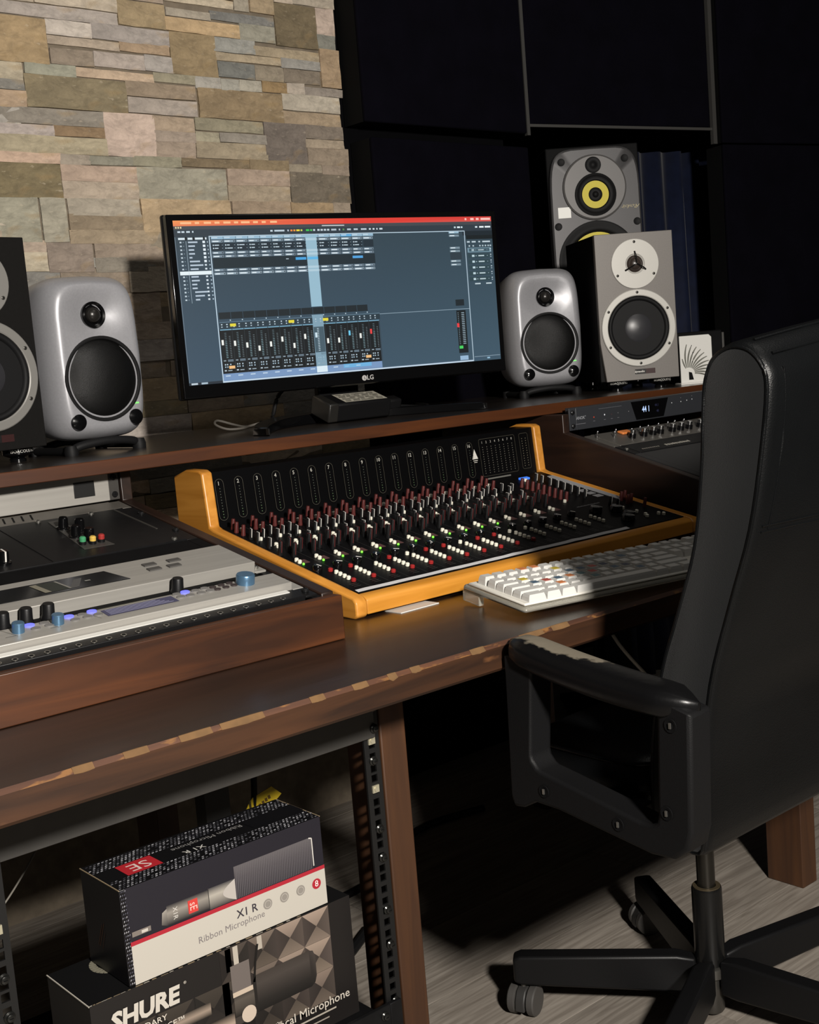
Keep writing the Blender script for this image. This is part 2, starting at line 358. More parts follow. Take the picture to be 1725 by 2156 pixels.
STONES = """1.027,1.732,1.259,1.712,165,152,140
1.263,1.761,1.367,1.716,160,135,90
1.369,1.788,1.535,1.774,190,172,140
1.372,1.758,1.476,1.745,165,152,130
1.477,1.764,1.635,1.749,122,120,114
1.368,1.74,1.544,1.716,192,157,102
1.547,1.746,1.635,1.715,150,145,125
1.641,1.799,1.751,1.713,117,100,66
1.539,1.809,1.574,1.774,160,148,125
1.579,1.813,1.638,1.775,165,140,100
1.643,1.821,1.69,1.803,185,165,140
1.693,1.827,1.796,1.805,170,155,132
1.753,1.801,1.798,1.746,190,165,145
1.752,1.744,1.797,1.716,130,128,115
1.023,1.705,1.105,1.625,165,135,85
1.107,1.707,1.199,1.682,192,178,162
1.2,1.71,1.371,1.683,160,148,138
1.107,1.677,1.257,1.664,172,152,127
1.259,1.682,1.37,1.665,167,137,100
1.11,1.654,1.197,1.628,142,124,102
1.201,1.657,1.31,1.631,172,156,142
1.311,1.659,1.372,1.631,165,155,145
1.374,1.712,1.481,1.631,150,125,80
1.479,1.712,1.58,1.686,150,148,138
1.579,1.703,1.75,1.686,165,145,110
1.481,1.681,1.645,1.668,170,150,115
1.647,1.683,1.751,1.666,150,145,135
1.484,1.662,1.574,1.634,116,116,109
1.577,1.662,1.649,1.635,145,130,105
1.652,1.662,1.748,1.636,130,115,95
1.755,1.713,1.797,1.633,167,137,97
1.013,1.621,1.049,1.592,170,155,125
1.055,1.623,1.157,1.605,150,148,125
1.159,1.622,1.326,1.608,192,162,127
1.328,1.627,1.425,1.612,150,140,110
1.425,1.628,1.485,1.606,165,158,145
1.487,1.627,1.531,1.607,160,155,140
1.534,1.629,1.589,1.609,168,160,140
1.592,1.631,1.658,1.611,152,120,66
1.657,1.632,1.702,1.612,176,160,140
1.704,1.627,1.798,1.613,145,132,118
1.009,1.589,1.049,1.574,125,120,110
1.006,1.569,1.051,1.542,170,140,105
1.052,1.602,1.261,1.545,132,116,80
1.263,1.605,1.421,1.58,150,128,100
1.264,1.574,1.422,1.547,166,151,136
1.429,1.605,1.639,1.548,146,121,80
1.641,1.609,1.796,1.577,182,169,146
1.642,1.571,1.802,1.548,165,140,105
1.002,1.538,1.033,1.511,160,152,140
1.035,1.54,1.205,1.514,136,126,111
0.999,1.51,1.034,1.459,165,158,145
1.041,1.509,1.099,1.492,170,155,145
1.099,1.51,1.205,1.494,140,110,70
1.038,1.489,1.207,1.46,165,150,115
1.207,1.542,1.317,1.461,197,169,148
1.316,1.541,1.411,1.516,170,145,115
1.415,1.543,1.582,1.522,146,136,106
1.317,1.512,1.411,1.494,160,140,120
1.317,1.492,1.408,1.464,160,138,115
1.414,1.515,1.469,1.498,160,150,120
1.472,1.516,1.587,1.5,145,135,120
1.412,1.496,1.588,1.465,160,142,110
1.586,1.544,1.694,1.462,117,104,92
1.695,1.545,1.799,1.519,130,115,98
1.694,1.514,1.797,1.499,166,146,118
1.698,1.497,1.796,1.462,150,130,105
0.992,1.457,1.105,1.441,192,157,127
1.105,1.457,1.167,1.441,155,140,120
1.167,1.457,1.26,1.443,136,131,111
1.262,1.46,1.371,1.443,145,138,110
1.373,1.461,1.539,1.446,126,106,72
1.541,1.464,1.641,1.445,140,118,80
1.643,1.461,1.732,1.444,150,135,110
1.734,1.461,1.796,1.441,150,130,108
0.989,1.437,1.102,1.376,122,106,66
1.105,1.437,1.265,1.41,180,151,126
1.105,1.407,1.266,1.377,176,156,131
1.268,1.439,1.476,1.379,156,149,126
1.481,1.442,1.64,1.412,172,146,121
1.48,1.409,1.639,1.378,165,145,115
1.644,1.441,1.797,1.378,117,104,84
0.981,1.374,1.008,1.345,150,142,120
1.012,1.374,1.049,1.294,152,146,122
1.055,1.374,1.104,1.294,158,150,127
1.111,1.374,1.265,1.344,166,153,131
1.111,1.344,1.272,1.313,141,121,91
1.27,1.376,1.479,1.313,182,152,106
1.486,1.376,1.635,1.343,160,135,105
1.639,1.376,1.753,1.344,166,136,91
1.757,1.377,1.801,1.344,160,140,115
0.978,1.345,1.005,1.324,182,167,142
0.975,1.324,1.002,1.294,165,145,120
1.108,1.313,1.316,1.29,160,138,105
0.971,1.294,1.056,1.27,170,148,125
0.968,1.271,1.055,1.239,180,165,135
1.059,1.294,1.151,1.237,141,123,106
1.158,1.291,1.31,1.257,151,131,109
1.156,1.26,1.269,1.235,136,126,109
1.27,1.259,1.412,1.221,150,132,110
1.272,1.315,1.475,1.281,150,135,110
1.313,1.286,1.482,1.254,155,140,115
1.482,1.342,1.633,1.302,150,130,105
1.638,1.344,1.802,1.302,145,128,100
1.478,1.304,1.802,1.25,150,134,108"""
def soft(c):
    g = .35*c[0]+.45*c[1]+.2*c[2]; return tuple(min(1, (v*.72+g*.28)*1.14) for v in c[:3])+(1,)
def stone(x0, z1, x1, z0, c, proud, gap=.0005):
    x0 += gap; x1 -= gap; z0 += gap; z1 -= gap
    nx = max(2, min(6, int((x1-x0)/.035))); nz_ = 2 if z1-z0 < .05 else 3
    mb = MB(); vs_ = []; fs = []
    yf = WY-proud
    for j in range(nz_+1):
        for i in range(nx+1):
            e = i in (0, nx) or j in (0, nz_)
            x = x0+(x1-x0)*i/nx+(rnd.uniform(-.0009, .0009) if not e else rnd.uniform(-.0007, .0007)); z = z0+(z1-z0)*j/nz_+rnd.uniform(-.0008, .0008)
            vs_.append((x, yf+rnd.uniform(-.0011, .0010)+(.0007 if e else 0), z))
    for j in range(nz_):
        for i in range(nx):
            a = j*(nx+1)+i; fs.append((a, a+1, a+nx+2, a+nx+1))
    ring = [i for i in range(nx+1)]+[j*(nx+1)+nx for j in range(1, nz_+1)]+[nz_*(nx+1)+i for i in range(nx-1, -1, -1)]+[j*(nx+1) for j in range(nz_-1, 0, -1)]
    b0 = len(vs_)
    for k in ring: vs_.append((vs_[k][0], WY+.004, vs_[k][2]))
    n = len(ring)
    for k in range(n): fs.append((ring[k], b0+k, b0+(k+1) % n, ring[(k+1) % n]))
    cx_, cz_ = (x0+x1)/2, (z0+z1)/2
    mb.add([(a-cx_, b-WY, c_-cz_) for a, b, c_ in vs_], fs)
    o = link('stone', mesh('stone', mb, stone_m, 40), wall, T(cx_, WY, cz_)); o.color = soft(c)
    return o
ST = [list(map(float, l.split(','))) for l in STONES.split()]
tops = []
for x0, z1, x1, z0, r_, g_, b_ in ST:
    if x0 < 1.045: x0 = .90+rnd.uniform(-.03, .03)
    if x1 > 1.78: x1 = 1.803+rnd.uniform(-.006, .008)
    stone(x0-.0015, z1+.0022, x1+.0015, z0-.0022, lin((r_, g_, b_)), .0125+rnd.uniform(-.0009, .0011))
PAL = [(165,152,140),(160,135,95),(190,172,145),(122,118,110),(165,145,110),(150,146,134),(130,115,82),(172,150,125),(140,122,100),(185,160,130)]
def fill(x0, x1, z0, z1, lmin, lmax, proud, hmin=.026, hmax=.05):
    z = z0
    while z < z1-.004:
        h = min(rnd.uniform(hmin, hmax), z1-z); x = x0
        if z1-z-h < .015: h = z1-z
        while x < x1-.004:
            l = min(rnd.uniform(lmin, lmax), x1-x)
            if x1-x-l < .04: l = x1-x
            stone(x, z+h, x+l, z, lin(rnd.choice(PAL)), proud+rnd.uniform(-.003, .003)); x += l
        z += h
fill(.90, 1.805, .66, 1.262, .12, .30, .0105, .03, .062)
fill(.50, .885, .66, 1.98, .16, .30, .013, .035, .07)
for xa, xb, zz in ((.90,1.262,1.735),(1.262,1.368,1.764),(1.368,1.537,1.791),(1.537,1.64,1.815),(1.64,1.805,1.829)):
    fill(xa, xb, zz, 1.98, .1, .25, .013, .04, .07)

# ------------------------------------------------------------------ dark acoustic side of the room
bay = MB().bx(1.80, 2.33, 2.272, 2.40, 0, 2.25)
tag(obj('wall_right', bay, dkwall, smooth=0), 'black wall behind the acoustic panels', kind='structure')
def vwall(p, q, z0, z1, t, mats, name, parent=None, bevel=.006, label=None):
    # upright slab between plan points p and q (front face through them), t thick away from the camera
    d = Vector((q[0]-p[0], q[1]-p[1])); n = Vector((-d.y, d.x)).normalized()*t
    mb = MB().prism([(p[0],p[1]),(q[0],q[1]),(q[0]+n.x,q[1]+n.y),(p[0]+n.x,p[1]+n.y)], z0, z1, 'Z')
    return obj(name, mb, mats, parent, bevel=bevel, label=label)
tag(vwall((1.80,2.95), (3.9,2.62), 0, 2.25, .1, dkwall, 'wall_bay', bevel=0), 'black wall at the back of the speaker alcove', kind='structure')
PA, PB = (2.345, 2.20), (2.950, 2.073)
def panel(label, p, q, z0, z1, t):
    c = ((p[0]+q[0])/2, (p[1]+q[1])/2, z0); e = thing('acoustic_panel', label, 'acoustic panel', c)
    def W(mb): return mb
    d = Vector((q[0]-p[0], q[1]-p[1])).normalized(); n = Vector((-d.y, d.x))
    def slab(p_, q_, a, b, y0, y1):
        return MB().prism([(p_[0]+n.x*y0,p_[1]+n.y*y0),(q_[0]+n.x*y0,q_[1]+n.y*y0),(q_[0]+n.x*y1,q_[1]+n.y*y1),(p_[0]+n.x*y1,p_[1]+n.y*y1)], a, b, 'Z')
    obj('fabric_cover', slab(p, q, z0, z1, 0, .012), navy, e, bevel=.004, world=True)
    obj('frame', slab((p[0]+d.x*.001,p[1]+d.y*.001), (q[0]-d.x*.001,q[1]-d.y*.001), z0+.001, z1-.001, .0125, t), charcoal, e, world=True, smooth=0)
    return e, slab, d, n
panel('upper dark navy fabric panel right of the stone wall', (1.815,2.19), (2.335,2.19), 1.548, 2.25, .078)
panel('lower dark navy fabric panel right of the stone wall behind the computer screen', (1.828,2.19), (2.335,2.19), .55, 1.515, .078)
e, slab, d, n = panel('dark navy fabric panel hung above the speaker alcove', (PA[0]+.008,PA[1]-.002), (PB[0]-.008,PB[1]+.002), 1.574, 2.25, .05)
obj('metal_trim', slab(PA, PB, 1.5665, 1.5735, -.004, .006), mat('dull_trim', (62,61,59), .6), e, world=True, smooth=0, label='thin grey metal strip along the bottom')
for k, (pt, zb, tt) in enumerate(((PA, 1.545, .0045), (PB, 1.53, .0065))):
    a = (pt[0]-d.x*tt, pt[1]-d.y*tt); b = (pt[0]+d.x*tt, pt[1]+d.y*tt)
    obj('metal_trim', slab(a, b, zb, 2.25, -.008, .004), mat('grey_trim', (58,57,55), .6), e, world=True, smooth=0, label='upright grey metal strip')
panel('upper dark navy fabric panel at the far right of the alcove', (2.985,2.066), (3.70,1.915), 1.535, 2.25, .07)
panel('lower dark navy fabric panel at the far right behind the chair', (2.985,2.066), (3.70,1.915), .3, 1.531, .07)
# curtain in the alcove
cu = MB(); rings = []
vs_ = []; fs = []; nx = 60
for j, z in enumerate((.0, 1.0, 1.56)):
    for i in range(nx+1):
        t = i/nx; x = 2.72+.58*t; amp = .014+.006*math.sin(9*t)
        y = 2.42-.13*t+1.3*amp*math.sin(t*52+.5*j)+.006*math.sin(t*17); vs_.append((x, y, z))
for j in range(2):
    for i in range(nx): a = j*(nx+1)+i; fs.append((a, a+1, a+nx+2, a+nx+1))
cu.add(vs_, fs)
cuo = obj('curtain', cu, mat('midnight_blue_velvet', (15,22,44), .7, spec=.15, sheen=.1, nscale=25, namt=.2), smooth=60)
so = cuo.modifiers.new('thick', 'SOLIDIFY'); so.thickness = .004
tag(cuo, 'dark blue pleated curtain hanging in the alcove right of the yellow-coned speaker', 'curtain')

# ------------------------------------------------------------------ desk
DZ = .685; DF = 1.007
desk = thing('studio_desk', 'long dark-stained wooden studio desk with worn front edge', 'desk', (1.2,1.3,0))
mb = MB()
dp = [(DF+.004,DZ-.034),(DF,DZ-.030),(DF,DZ-.0045),(DF+.0045,DZ),(1.95,DZ),(1.95,DZ-.034)]
mb.prism(dp, .05, 2.35, 'X')
for i, f in enumerate(mb.f):
    ys = [mb.v[k].y for k in f]; zs = [mb.v[k].z for k in f]
    if max(ys) <= DF+.0046 and len(f) == 4: mb.m[i] = 2 if min(zs) >= DZ-.005 else 1
obj('desk_top', mb, [dark_wood, wood('desk_front_wood', (38,22,12), (66,40,22), .48, 'X', 6, coat=.08, wear=(110,72,42), wearamt=.64), edge_wood], desk, world=True, smooth=0)
# broken chips of bare wood along the front edge
chip_m = mat('bare_chipped_wood', (100,73,42), .8, nscale=60, namt=.2)
for (cx0, l, h) in ((.548,.035,.0012),(.593,.050,.0022),(.803,.012,.0042),(.835,.014,.0022),(.925,.022,.002),(1.005,.04,.0018),(1.06,.03,.0015),(.44,.02,.0014),(.70,.018,.0014),(.755,.02,.0015),(.49,.025,.0012)):
    n = 7; top = []; bot = []
    for k in range(n+1):
        x = cx0+l*k/n; e_ = math.sin(math.pi*k/n); top.append((x, DF+.0048+.0012*e_*rnd.uniform(.4,1))); bot.append((x, .6*h*e_*rnd.uniform(.5,1)))
    m_ = MB(); vs_ = []
    for k in range(n+1): vs_ += [(top[k][0], top[k][1], DZ+.0004), (top[k][0], DF+.0040, DZ+.0004), (top[k][0], DF-.0004, DZ-.0047), (top[k][0], DF-.0004, DZ-.0048-bot[k][1])]
    m_.add(vs_, [(4*k+a, 4*k+4+a, 4*k+5+a, 4*k+1+a) for k in range(n) for a in range(3)])
    obj('edge_chip', m_, chip_m, desk, world=True)
for (x0, x1, y0, y1) in ((.945,.987,1.213,1.288),(1.890,1.936,1.213,1.288),(.372,.414,1.213,1.288)):
    obj('leg', MB().bx(x0, x1, y0, y1, 0, DZ-.034), post_wood, desk, bevel=.002, world=True)
obj('leg', MB().bx(1.890, 1.936, 1.85, 1.925, 0, DZ-.034), post_wood, desk, bevel=.002, world=True)
obj('leg', MB().bx(.945, .987, 1.85, 1.925, 0, DZ-.034), post_wood, desk, bevel=.002, world=True)

# upper shelf
SZ = .908; SF = 1.645
mb = MB().prism([(SF,SZ-.0195),(SF,SZ-.001),(SF+.001,SZ),(2.185,SZ),(2.185,SZ-.0205),(SF+.001,SZ-.0205)], .30, 2.42, 'X')
for i, f in enumerate(mb.f):
    if max(mb.v[k].y for k in f) <= SF+.0015 and len(f) == 4: mb.m[i] = 1
tag(obj('desk_shelf', mb, [shelf_wood, shelf_edge], smooth=0), 'long raised dark wooden shelf carrying the speakers and the computer screen', 'shelf')
# ------------------------------------------------------------------ rack cabinets standing on the desk
def screw_mesh(r=.0045, h=.003, m=None, m2=None):
    mb = MB().lathe([(r,0),(r,h*.6),(r*.7,h)], 14)
    mb.bx(-r*.55, r*.55, -r*.12, r*.12, h*.9, h*1.06, 1).bx(-r*.12, r*.12, -r*.55, r*.55, h*.9, h*1.05, 1)
    return mesh('screw', mb, [m or blackp, m2 or blackm])
scr_black = screw_mesh(.0046, .0035, mat('black_screw', (40,40,41), .3, metal=.6))
scr_steel = screw_mesh(.0040, .003, steel)
def knob_mesh(r, h, body, line=None, ltop=True, n=16, flute=False, skirt=0):
    mb = MB()
    pr_ = [(r*1.0,0),(r*1.0,h*.15),(r*.86,h*.3),(r*.80,h*.94),(r*.70,h)] if not skirt else [(r*skirt,0),(r*skirt,h*.14),(r*.9,h*.2),(r*.82,h*.94),(r*.7,h)]
    mb.lathe(pr_, n)
    if line:
        lw = r*.13
        mb.bx(-lw, lw, -r*.91, -r*.78, h*.22, h*1.01, 1)
        mb.bx(-lw, lw, r*.78, r*.91, h*.22, h*1.01, 1)
        if ltop: mb.bx(-lw, lw, -r*.8, r*.8, h*.985, h*1.012, 1)
    return mesh('knob', mb, [body, line or body])

def rack_cabinet(label, xl, xr, front, prof, vis):
    e = thing('rack_cabinet', label, 'rack cabinet', ((xl+xr)/2, 1.4, DZ))
    yf, zf, yb, zb = prof          # top front, top back of the sloping part
    side = [(yf+.0165,DZ+.0003),(yf+.0165,zf+(zb-zf)*.0165/(yb-yf)),(yb,zb),(yb,SZ-.021),(1.945,SZ-.021),(1.945,DZ+.0003)]
    t = .018
    obj('side_panel', MB().prism(side, xl, xl+t, 'X'), dark_woodY, e, bevel=.0015, world=True)
    obj('side_panel', MB().prism(side, xr-t, xr, 'X'), dark_woodY, e, bevel=.0015, world=True)
    obj('front_board', MB().bx(xl, xr, yf-.0005, yf+.016, DZ+.0003, zf), red_wood, e, bevel=.0012, world=True)
    return e
# left cabinet: 19 inch units on a slope of 11.2 degrees
LA = R(11.2)
MLs = Matrix.Translation((0,1.19,.74)) @ Matrix.Rotation(LA, 4, 'X')       # local x = world x, y = up the slope, z = out of the panel
lc = rack_cabinet('low sloping dark wood rack cabinet on the left of the desk', .345, .886, None, (1.19,.74,1.695,.840), True)
obj('slope_lip', MB().bx(.3635, .8675, .0165, .5, -.030, -.0275), blackm, lc, world=False, M=MW[lc].inverted() @ MLs)
rail = MB().bx(.856, .8675, .012, .512, -.006, -.0005)
for x0, x1 in ((.855,.8675),(.3635,.376)):
    obj('rack_rail', MB().bx(x0, x1, .017, .512, -.012, -.0032), blackpanel, lc, M=MW[lc].inverted() @ MLs, smooth=0)
front_cap = MB().bx(.3635, .8675, .0165, .0185, -.03, -.004)
def unit(name, label, s0, s1, h, body, front=None, x0=.381, x1=.8635, MM=None, ear=None, thick=.003):
    MM = MM if MM is not None else MLs
    e = thing(name, label, 'rack unit', M=MM @ T((x0+x1)/2, (s0+s1)/2, 0))
    hw, hd = (x1-x0)/2, (s1-s0)/2-.0004
    obj('ear', MB().bx(-hw, -hw+.017, -hd, hd, -.003, 0), ear or body, e, bevel=.0006)
    obj('ear', MB().bx(hw-.017, hw, -hd, hd, -.003, 0), ear or body, e, bevel=.0006)
    obj('face_panel', MB().bx(-hw+.0172, hw-.0172, -hd, hd, -.026, max(h, 0)), front or body, e, bevel=.001)
    return e, hw, hd
def kids(e, name, me, spots, h=0, label=None):
    for p in spots:
        o = inst(name, me, e, T(p[0], p[1], p[2] if len(p) > 2 else h))
        if label: o['label'] = label
# A: unit under the shelf standing upright
MV = Matrix.Translation((0,1.70,.8425)) @ Matrix.Rotation(R(90), 4, 'X')
e, hw, hd = unit('silver_power_unit', 'silver rack unit standing upright under the shelf with a small dark window', 0, .0435, .002, alu, x0=.383, x1=.8672, MM=MV, ear=darkgrey)
obj('window', MB().bx(.168, .201, -.011, .012, .0021, .003), mat('smoked_window', (36,36,36), .3), e, bevel=.0005)
kids(e, 'screw', scr_black, [(hw-.0085,.013),(hw-.0085,-.013),(-hw+.0085,.013),(-hw+.0085,-.013)], .0002)
# vent plate
e, hw, hd = unit('vent_plate', 'grey slotted vent plate at the top of the left rack slope', .4775, .5175, .001, mat('grey_vent_steel', (96,92,86), .45, metal=.3, nscale=30), x1=.863)
slot = mesh('slot', MB().bx(-.0012, .0012, -.012, .012, 0, .0006), blackm, 0)
for k in range(22):
    x = -.19+k*.0135
    if k in (14,15): continue
    inst('slot', slot, e, T(x, 0, .001) @ RZ(-16))
# B: black unit with plain knobs
e, hw, hd = unit('black_knob_unit', 'black rack unit with small coloured and black knobs on the left rack', .293, .4765, .0015, blackpanel)
cx = .622; cy = .385
bk = knob_mesh(.0078, .017, blackgl, whiteink, skirt=1.25); bk2 = knob_mesh(.0078, .017, blackgl, None, skirt=1.25)
kids(e, 'knob', bk2, [(.727-cx,.422-cy,.0015),(.742-cx,.403-cy,.0015),(.724-cx,.378-cy,.0015),(.7335-cx,.358-cy,.0015)])
kids(e, 'knob', bk, [(.599-cx,.323-cy,.0015),(.47-cx,.35-cy,.0015)])
for c_, x, s in (('green',.716,.342),('yellow',.7285,.338),('red',.742,.340)):
    mm = mat(c_+'_cap', {'green':(62,140,96),'yellow':(205,170,80),'red':(150,45,42)}[c_], .4)
    kb = mesh('knob', MB().lathe([(.0048,0),(.0048,.005)], 14).lathe([(.0044,.005),(.0044,.010),(.003,.0115)], 14, 1), [blackp, mm])
    o = inst('knob', kb, e, T(x-cx, s-cy, .0015)); o['label'] = 'small %s-capped knob' % c_
obj('module_plate', MB().prism([(.723-cx,.462-cy),(.738-cx,.462-cy),(.752-cx,.322-cy),(.708-cx,.322-cy)], .0016, .0022, 'Z'), mat('module_grey', (60,58,55), .5), e)
for x in (-.235,-.09,.03): obj('module_seam', MB().bx(x, x+.0012, -.088, .088, .0015, .0019), blackm, e, smooth=0)
obj('module_seam', MB().prism([(.207,.088),(.210,.088),(.214,-.03),(.211,-.03)], .0015, .0024, 'Z'), darkgrey, e, smooth=0)
kids(e, 'screw', scr_steel, [(-.10,.083),(.0,.086),(.09,.084),(.17,.083),(.208,-.085)], .0015)
kids(e, 'screw', scr_black, [(hw-.0075,.052,.0002),(hw-.0075,-.045,.0002),(-hw+.0075,.052,.0002),(-hw+.0075,-.045,.0002)])
# blank
unit('blank_plate', 'plain black blank plate between the black knob unit and the silver screen unit', .2145, .2925, -.006, blackm)[0]
# C: silver unit with wide display
e, hw, hd = unit('silver_display_unit', 'silver rack unit with a wide dark display and four small grey buttons', .128, .2140, .014, alu)
obj('display', MB().prism([(-.20,.0235),(.048,.0235),(.062,-.018),(-.20,-.018)], .0141, .0149, 'Z'), mat('dark_display_glass', (16,17,18), .1, coat=.3), e, bevel=.0006)
cm = CM(); cm.poly([(-.05,.018),(-.042,.018),(-.036,-.013),(-.044,-.013)], (118,114,100), 1); cm.poly([(-.02,.018),(-.017,.018),(-.011,-.013),(-.014,-.013)], (120,118,112), 1)
cm.poly([(-.042,.018),(-.02,.018),(-.014,-.013),(-.036,-.013)], (40,44,40), 0); cm.poly([(-.014,-.013),(.004,.014),(.014,.014),(-.002,-.013)], (74,74,74), 0)
cm.rect(.012, -.0005, .019, .003, (120,120,116), 1); cm.build('print', PRINT, e, T(0,0,.0151))
bt = mesh('button', MB().bx(-.0085, .0085, -.0045, .0045, 0, .0018), mat('grey_soft_button', (70,68,66), .6))
kids(e, 'button', bt, [(.106,.016),(.140,.015),(.103,-.002),(.130,-.003)], .014)
kids(e, 'screw', scr_steel, [(hw-.008,.03,.0002),(hw-.008,-.03,.0002)])
# D: silver effects unit with blue knobs
e, hw, hd = unit('blue_knob_unit', 'silver effects unit with blue metal knobs and lit blue buttons', .0475, .0895, .010, alu); cx = (.381+.8635)/2; cy = (.0475+.0895)/2
obj('recess_panel', MB().bx(-hw+.0172, hw-.0172, .0897-cy, .1272-cy, -.02, -.001), blackm, e, smooth=0)
H_ = .010
obj('lcd', MB().bx(.602-cx, .676-cx, .0935-cy, .106-cy, -.0008, .0035), mat('olive_lcd', (46,46,28), .3), e, smooth=0)
bkn = knob_mesh(.0085, .019, blackp, None, n=20)
kids(e, 'knob', bkn, [(.7265-cx,.116-cy,-.001),(.5625-cx,.118-cy,-.001),(.5365-cx,.118-cy,-.001),(.510-cx,.118-cy,-.001)])
blk = mesh('knob', MB().lathe([(.0115,0),(.0115,.0105),(.0105,.012)], 28), blue_knob)
bls = mesh('knob', MB().lathe([(.0068,0),(.0068,.010),(.006,.011)], 22), blue_knob)
o = inst('knob', blk, e, T(.796-cx, .075-cy, H_)); o['label'] = 'large blue metal knob'
for x in (.553,.508,.463): o = inst('knob', bls, e, T(x-cx, .074-cy, H_)); o['label'] = 'small blue metal knob'
ob = mesh('button', MB().lathe([(.0042,0),(.0042,.0014)], 12, 0, Matrix.Scale(1.25, 4, (1,0,0))), mat('grey_button', (112,110,108), .5))
lb = mesh('button', MB().lathe([(.0046,0),(.0046,.0016)], 12, 0, Matrix.Scale(1.25, 4, (1,0,0))), blue_led)
db = mesh('button', MB().lathe([(.0035,0),(.0035,.0016)], 12, 0, Matrix.Scale(1.2, 4, (1,0,0))), mat('dark_button', (52,44,44), .5))
kids(e, 'lit_button', lb, [(.599-cx,.086-cy),(.571-cx,.085-cy),(.525-cx,.084-cy),(.718-cx,.085-cy),(.48-cx,.085-cy)], H_, 'button lit blue')
kids(e, 'button', ob, [(.601-cx,.074-cy),(.573-cx,.073-cy),(.586-cx,.083-cy),(.588-cx,.074-cy),(.527-cx,.072-cy),(.541-cx,.082-cy),(.543-cx,.073-cy),(.718-cx,.073-cy),(.706-cx,.084-cy),(.706-cx,.074-cy),(.731-cx,.083-cy),(.733-cx,.073-cy),(.744-cx,.084-cy),(.746-cx,.074-cy),(.482-cx,.073-cy)], H_)
kids(e, 'button', db, [(.7545-cx,.082-cy),(.767-cx,.083-cy),(.779-cx,.084-cy),(.7555-cx,.073-cy),(.768-cx,.074-cy),(.780-cx,.075-cy)], H_)
kids(e, 'screw', scr_black, [(hw-.0085,.004,.0005),(-hw+.0085,.004,.0005)])
cm = CM(); cm.rect(.608-cx, .0635-cy, .698-cx, .083-cy, (66,66,92), 0)
for k in range(5): cm.rect(.612-cx, .066-cy+k*.0034, .612-cx+.08-.004*k, .0672-cy+k*.0034, (150,150,178), 1)
for x in (.561,.611,.515): cm.line((x-cx-.022,.088-cy), (x-cx-.012,.062-cy), .0006, (120,118,112), 1)
cm.rect(.60-cx, .0838-cy, .70-cx, .0842-cy, (120,118,112), 1)

for x in (.49,.54): cm.rect(x-cx, .0640-cy, x+.012-cx, .0647-cy, (110,108,104), 1)
cm.build('panel_print', PRINT, e, T(0,0,H_+.0005))
# E: patch strip at the bottom of the slope
e, hw, hd = unit('patch_strip', 'black patchbay with a white label strip along the bottom of the left rack', .019, .0470, .001, blackp)
obj('label_strip', MB().bx(-hw+.02, hw-.028, .0045, .0125, .001, .0022), white_pl, e, smooth=0)
hole = mesh('jack_hole', MB().lathe([(.0036,0),(.0036,.0006)], 12).lathe([(.0022,.0006),(.0022,.0007)], 10, 1), [steel, blackm])
for k in range(24): inst('jack_hole', hole, e, T(-.21+k*.0176, -.0075, .001))
kids(e, 'screw', scr_black, [(hw-.0075,.001,.0004),(-hw+.0075,.001,.0004)])

# right cabinet, slope 15.2 degrees
RA = R(15.2)
MRs = Matrix.Translation((0,1.19,.741)) @ Matrix.Rotation(RA, 4, 'X')
rc = rack_cabinet('sloping dark wood rack cabinet on the right of the desk behind the chair', 1.750, 2.285, None, (1.19,.741,1.600,.8523), False)
obj('slope_lip', MB().bx(1.7685, 2.2665, .0165, .40, -.030, -.0275), blackm, rc, M=MW[rc].inverted() @ MRs)
for x0, x1 in ((1.7685,1.779),(2.256,2.2665)):
    obj('rack_rail', MB().bx(x0, x1, .017, .40, -.012, -.0032), blackpanel, rc, M=MW[rc].inverted() @ MRs, smooth=0)
e, hw, hd = unit('silver_knob_unit', 'grey rack unit with a row of bright silver knobs and an orange badge, right rack', .316, .392, .001, mat('grey_face', (92,89,84), .42, metal=.4), x0=1.772, x1=2.255, MM=MRs)
cx = (1.772+2.255)/2; cy = (.316+.392)/2
sk = mesh('knob', MB().lathe([(.0075,0),(.0068,.008),(.0058,.0088)], 18).lathe([(.0055,.0088),(.0055,.0145),(.0045,.0155)], 18, 1), [blackgl, chrome])
kids(e, 'knob', sk, [(x-cx, .344-cy) for x in (1.856,1.891,1.919,1.942,1.980,2.007,2.034,2.07,2.10,2.14,2.17)], .001)
obj('badge', MB().bx(1.853-cx, 1.882-cx, .364-cy, .380-cy, .001, .006), mat('orange_badge', (205,120,60), .4), e, bevel=.002)
tg = mesh('toggle', MB().lathe([(.0028,0),(.0028,.003),(.0014,.004),(.0017,.011),(.0008,.0125)], 10), chrome)
kids(e, 'toggle', tg, [(x-cx, s-cy) for x, s in ((1.788,.374),(1.822,.360),(1.838,.371),(1.845,.335),(1.875,.362),(1.905,.366),(1.93,.366),(1.965,.368),(1.995,.368),(2.02,.37),(2.05,.37))], .001)
e, hw, hd = unit('lettered_unit', 'black rack unit with pale lettering below the silver knobs, right rack', .268, .3155, .001, blackpanel, x0=1.772, x1=2.255, MM=MRs)
cm = CM()
for k in range(9): cm.poly([(-.205+k*.0058,-.013),(-.2015+k*.0058,-.013),(-.2005+k*.0058,-.0085-.001*(k % 2)),(-.204+k*.0058,-.0085)], (132,128,120), 1)
for k in range(10): cm.poly([(-.135+k*.0076,-.014),(-.1295+k*.0076,-.014),(-.1285+k*.0076,-.0055-.0015*(k % 3)),(-.134+k*.0076,-.006)], (168,164,154), 1)
cm.build('lettering', PRINT, e, T(0,0,.0012))
kids(e, 'screw', scr_steel, [(-hw+.008,.002,.0002),(hw-.008,.002,.0002)])
unit('blank_plate', 'large plain dark blank plate filling the front of the right rack', .019, .2675, -.002, mat('dark_blank', (40,40,41), .5), x0=1.772, x1=2.255, MM=MRs)
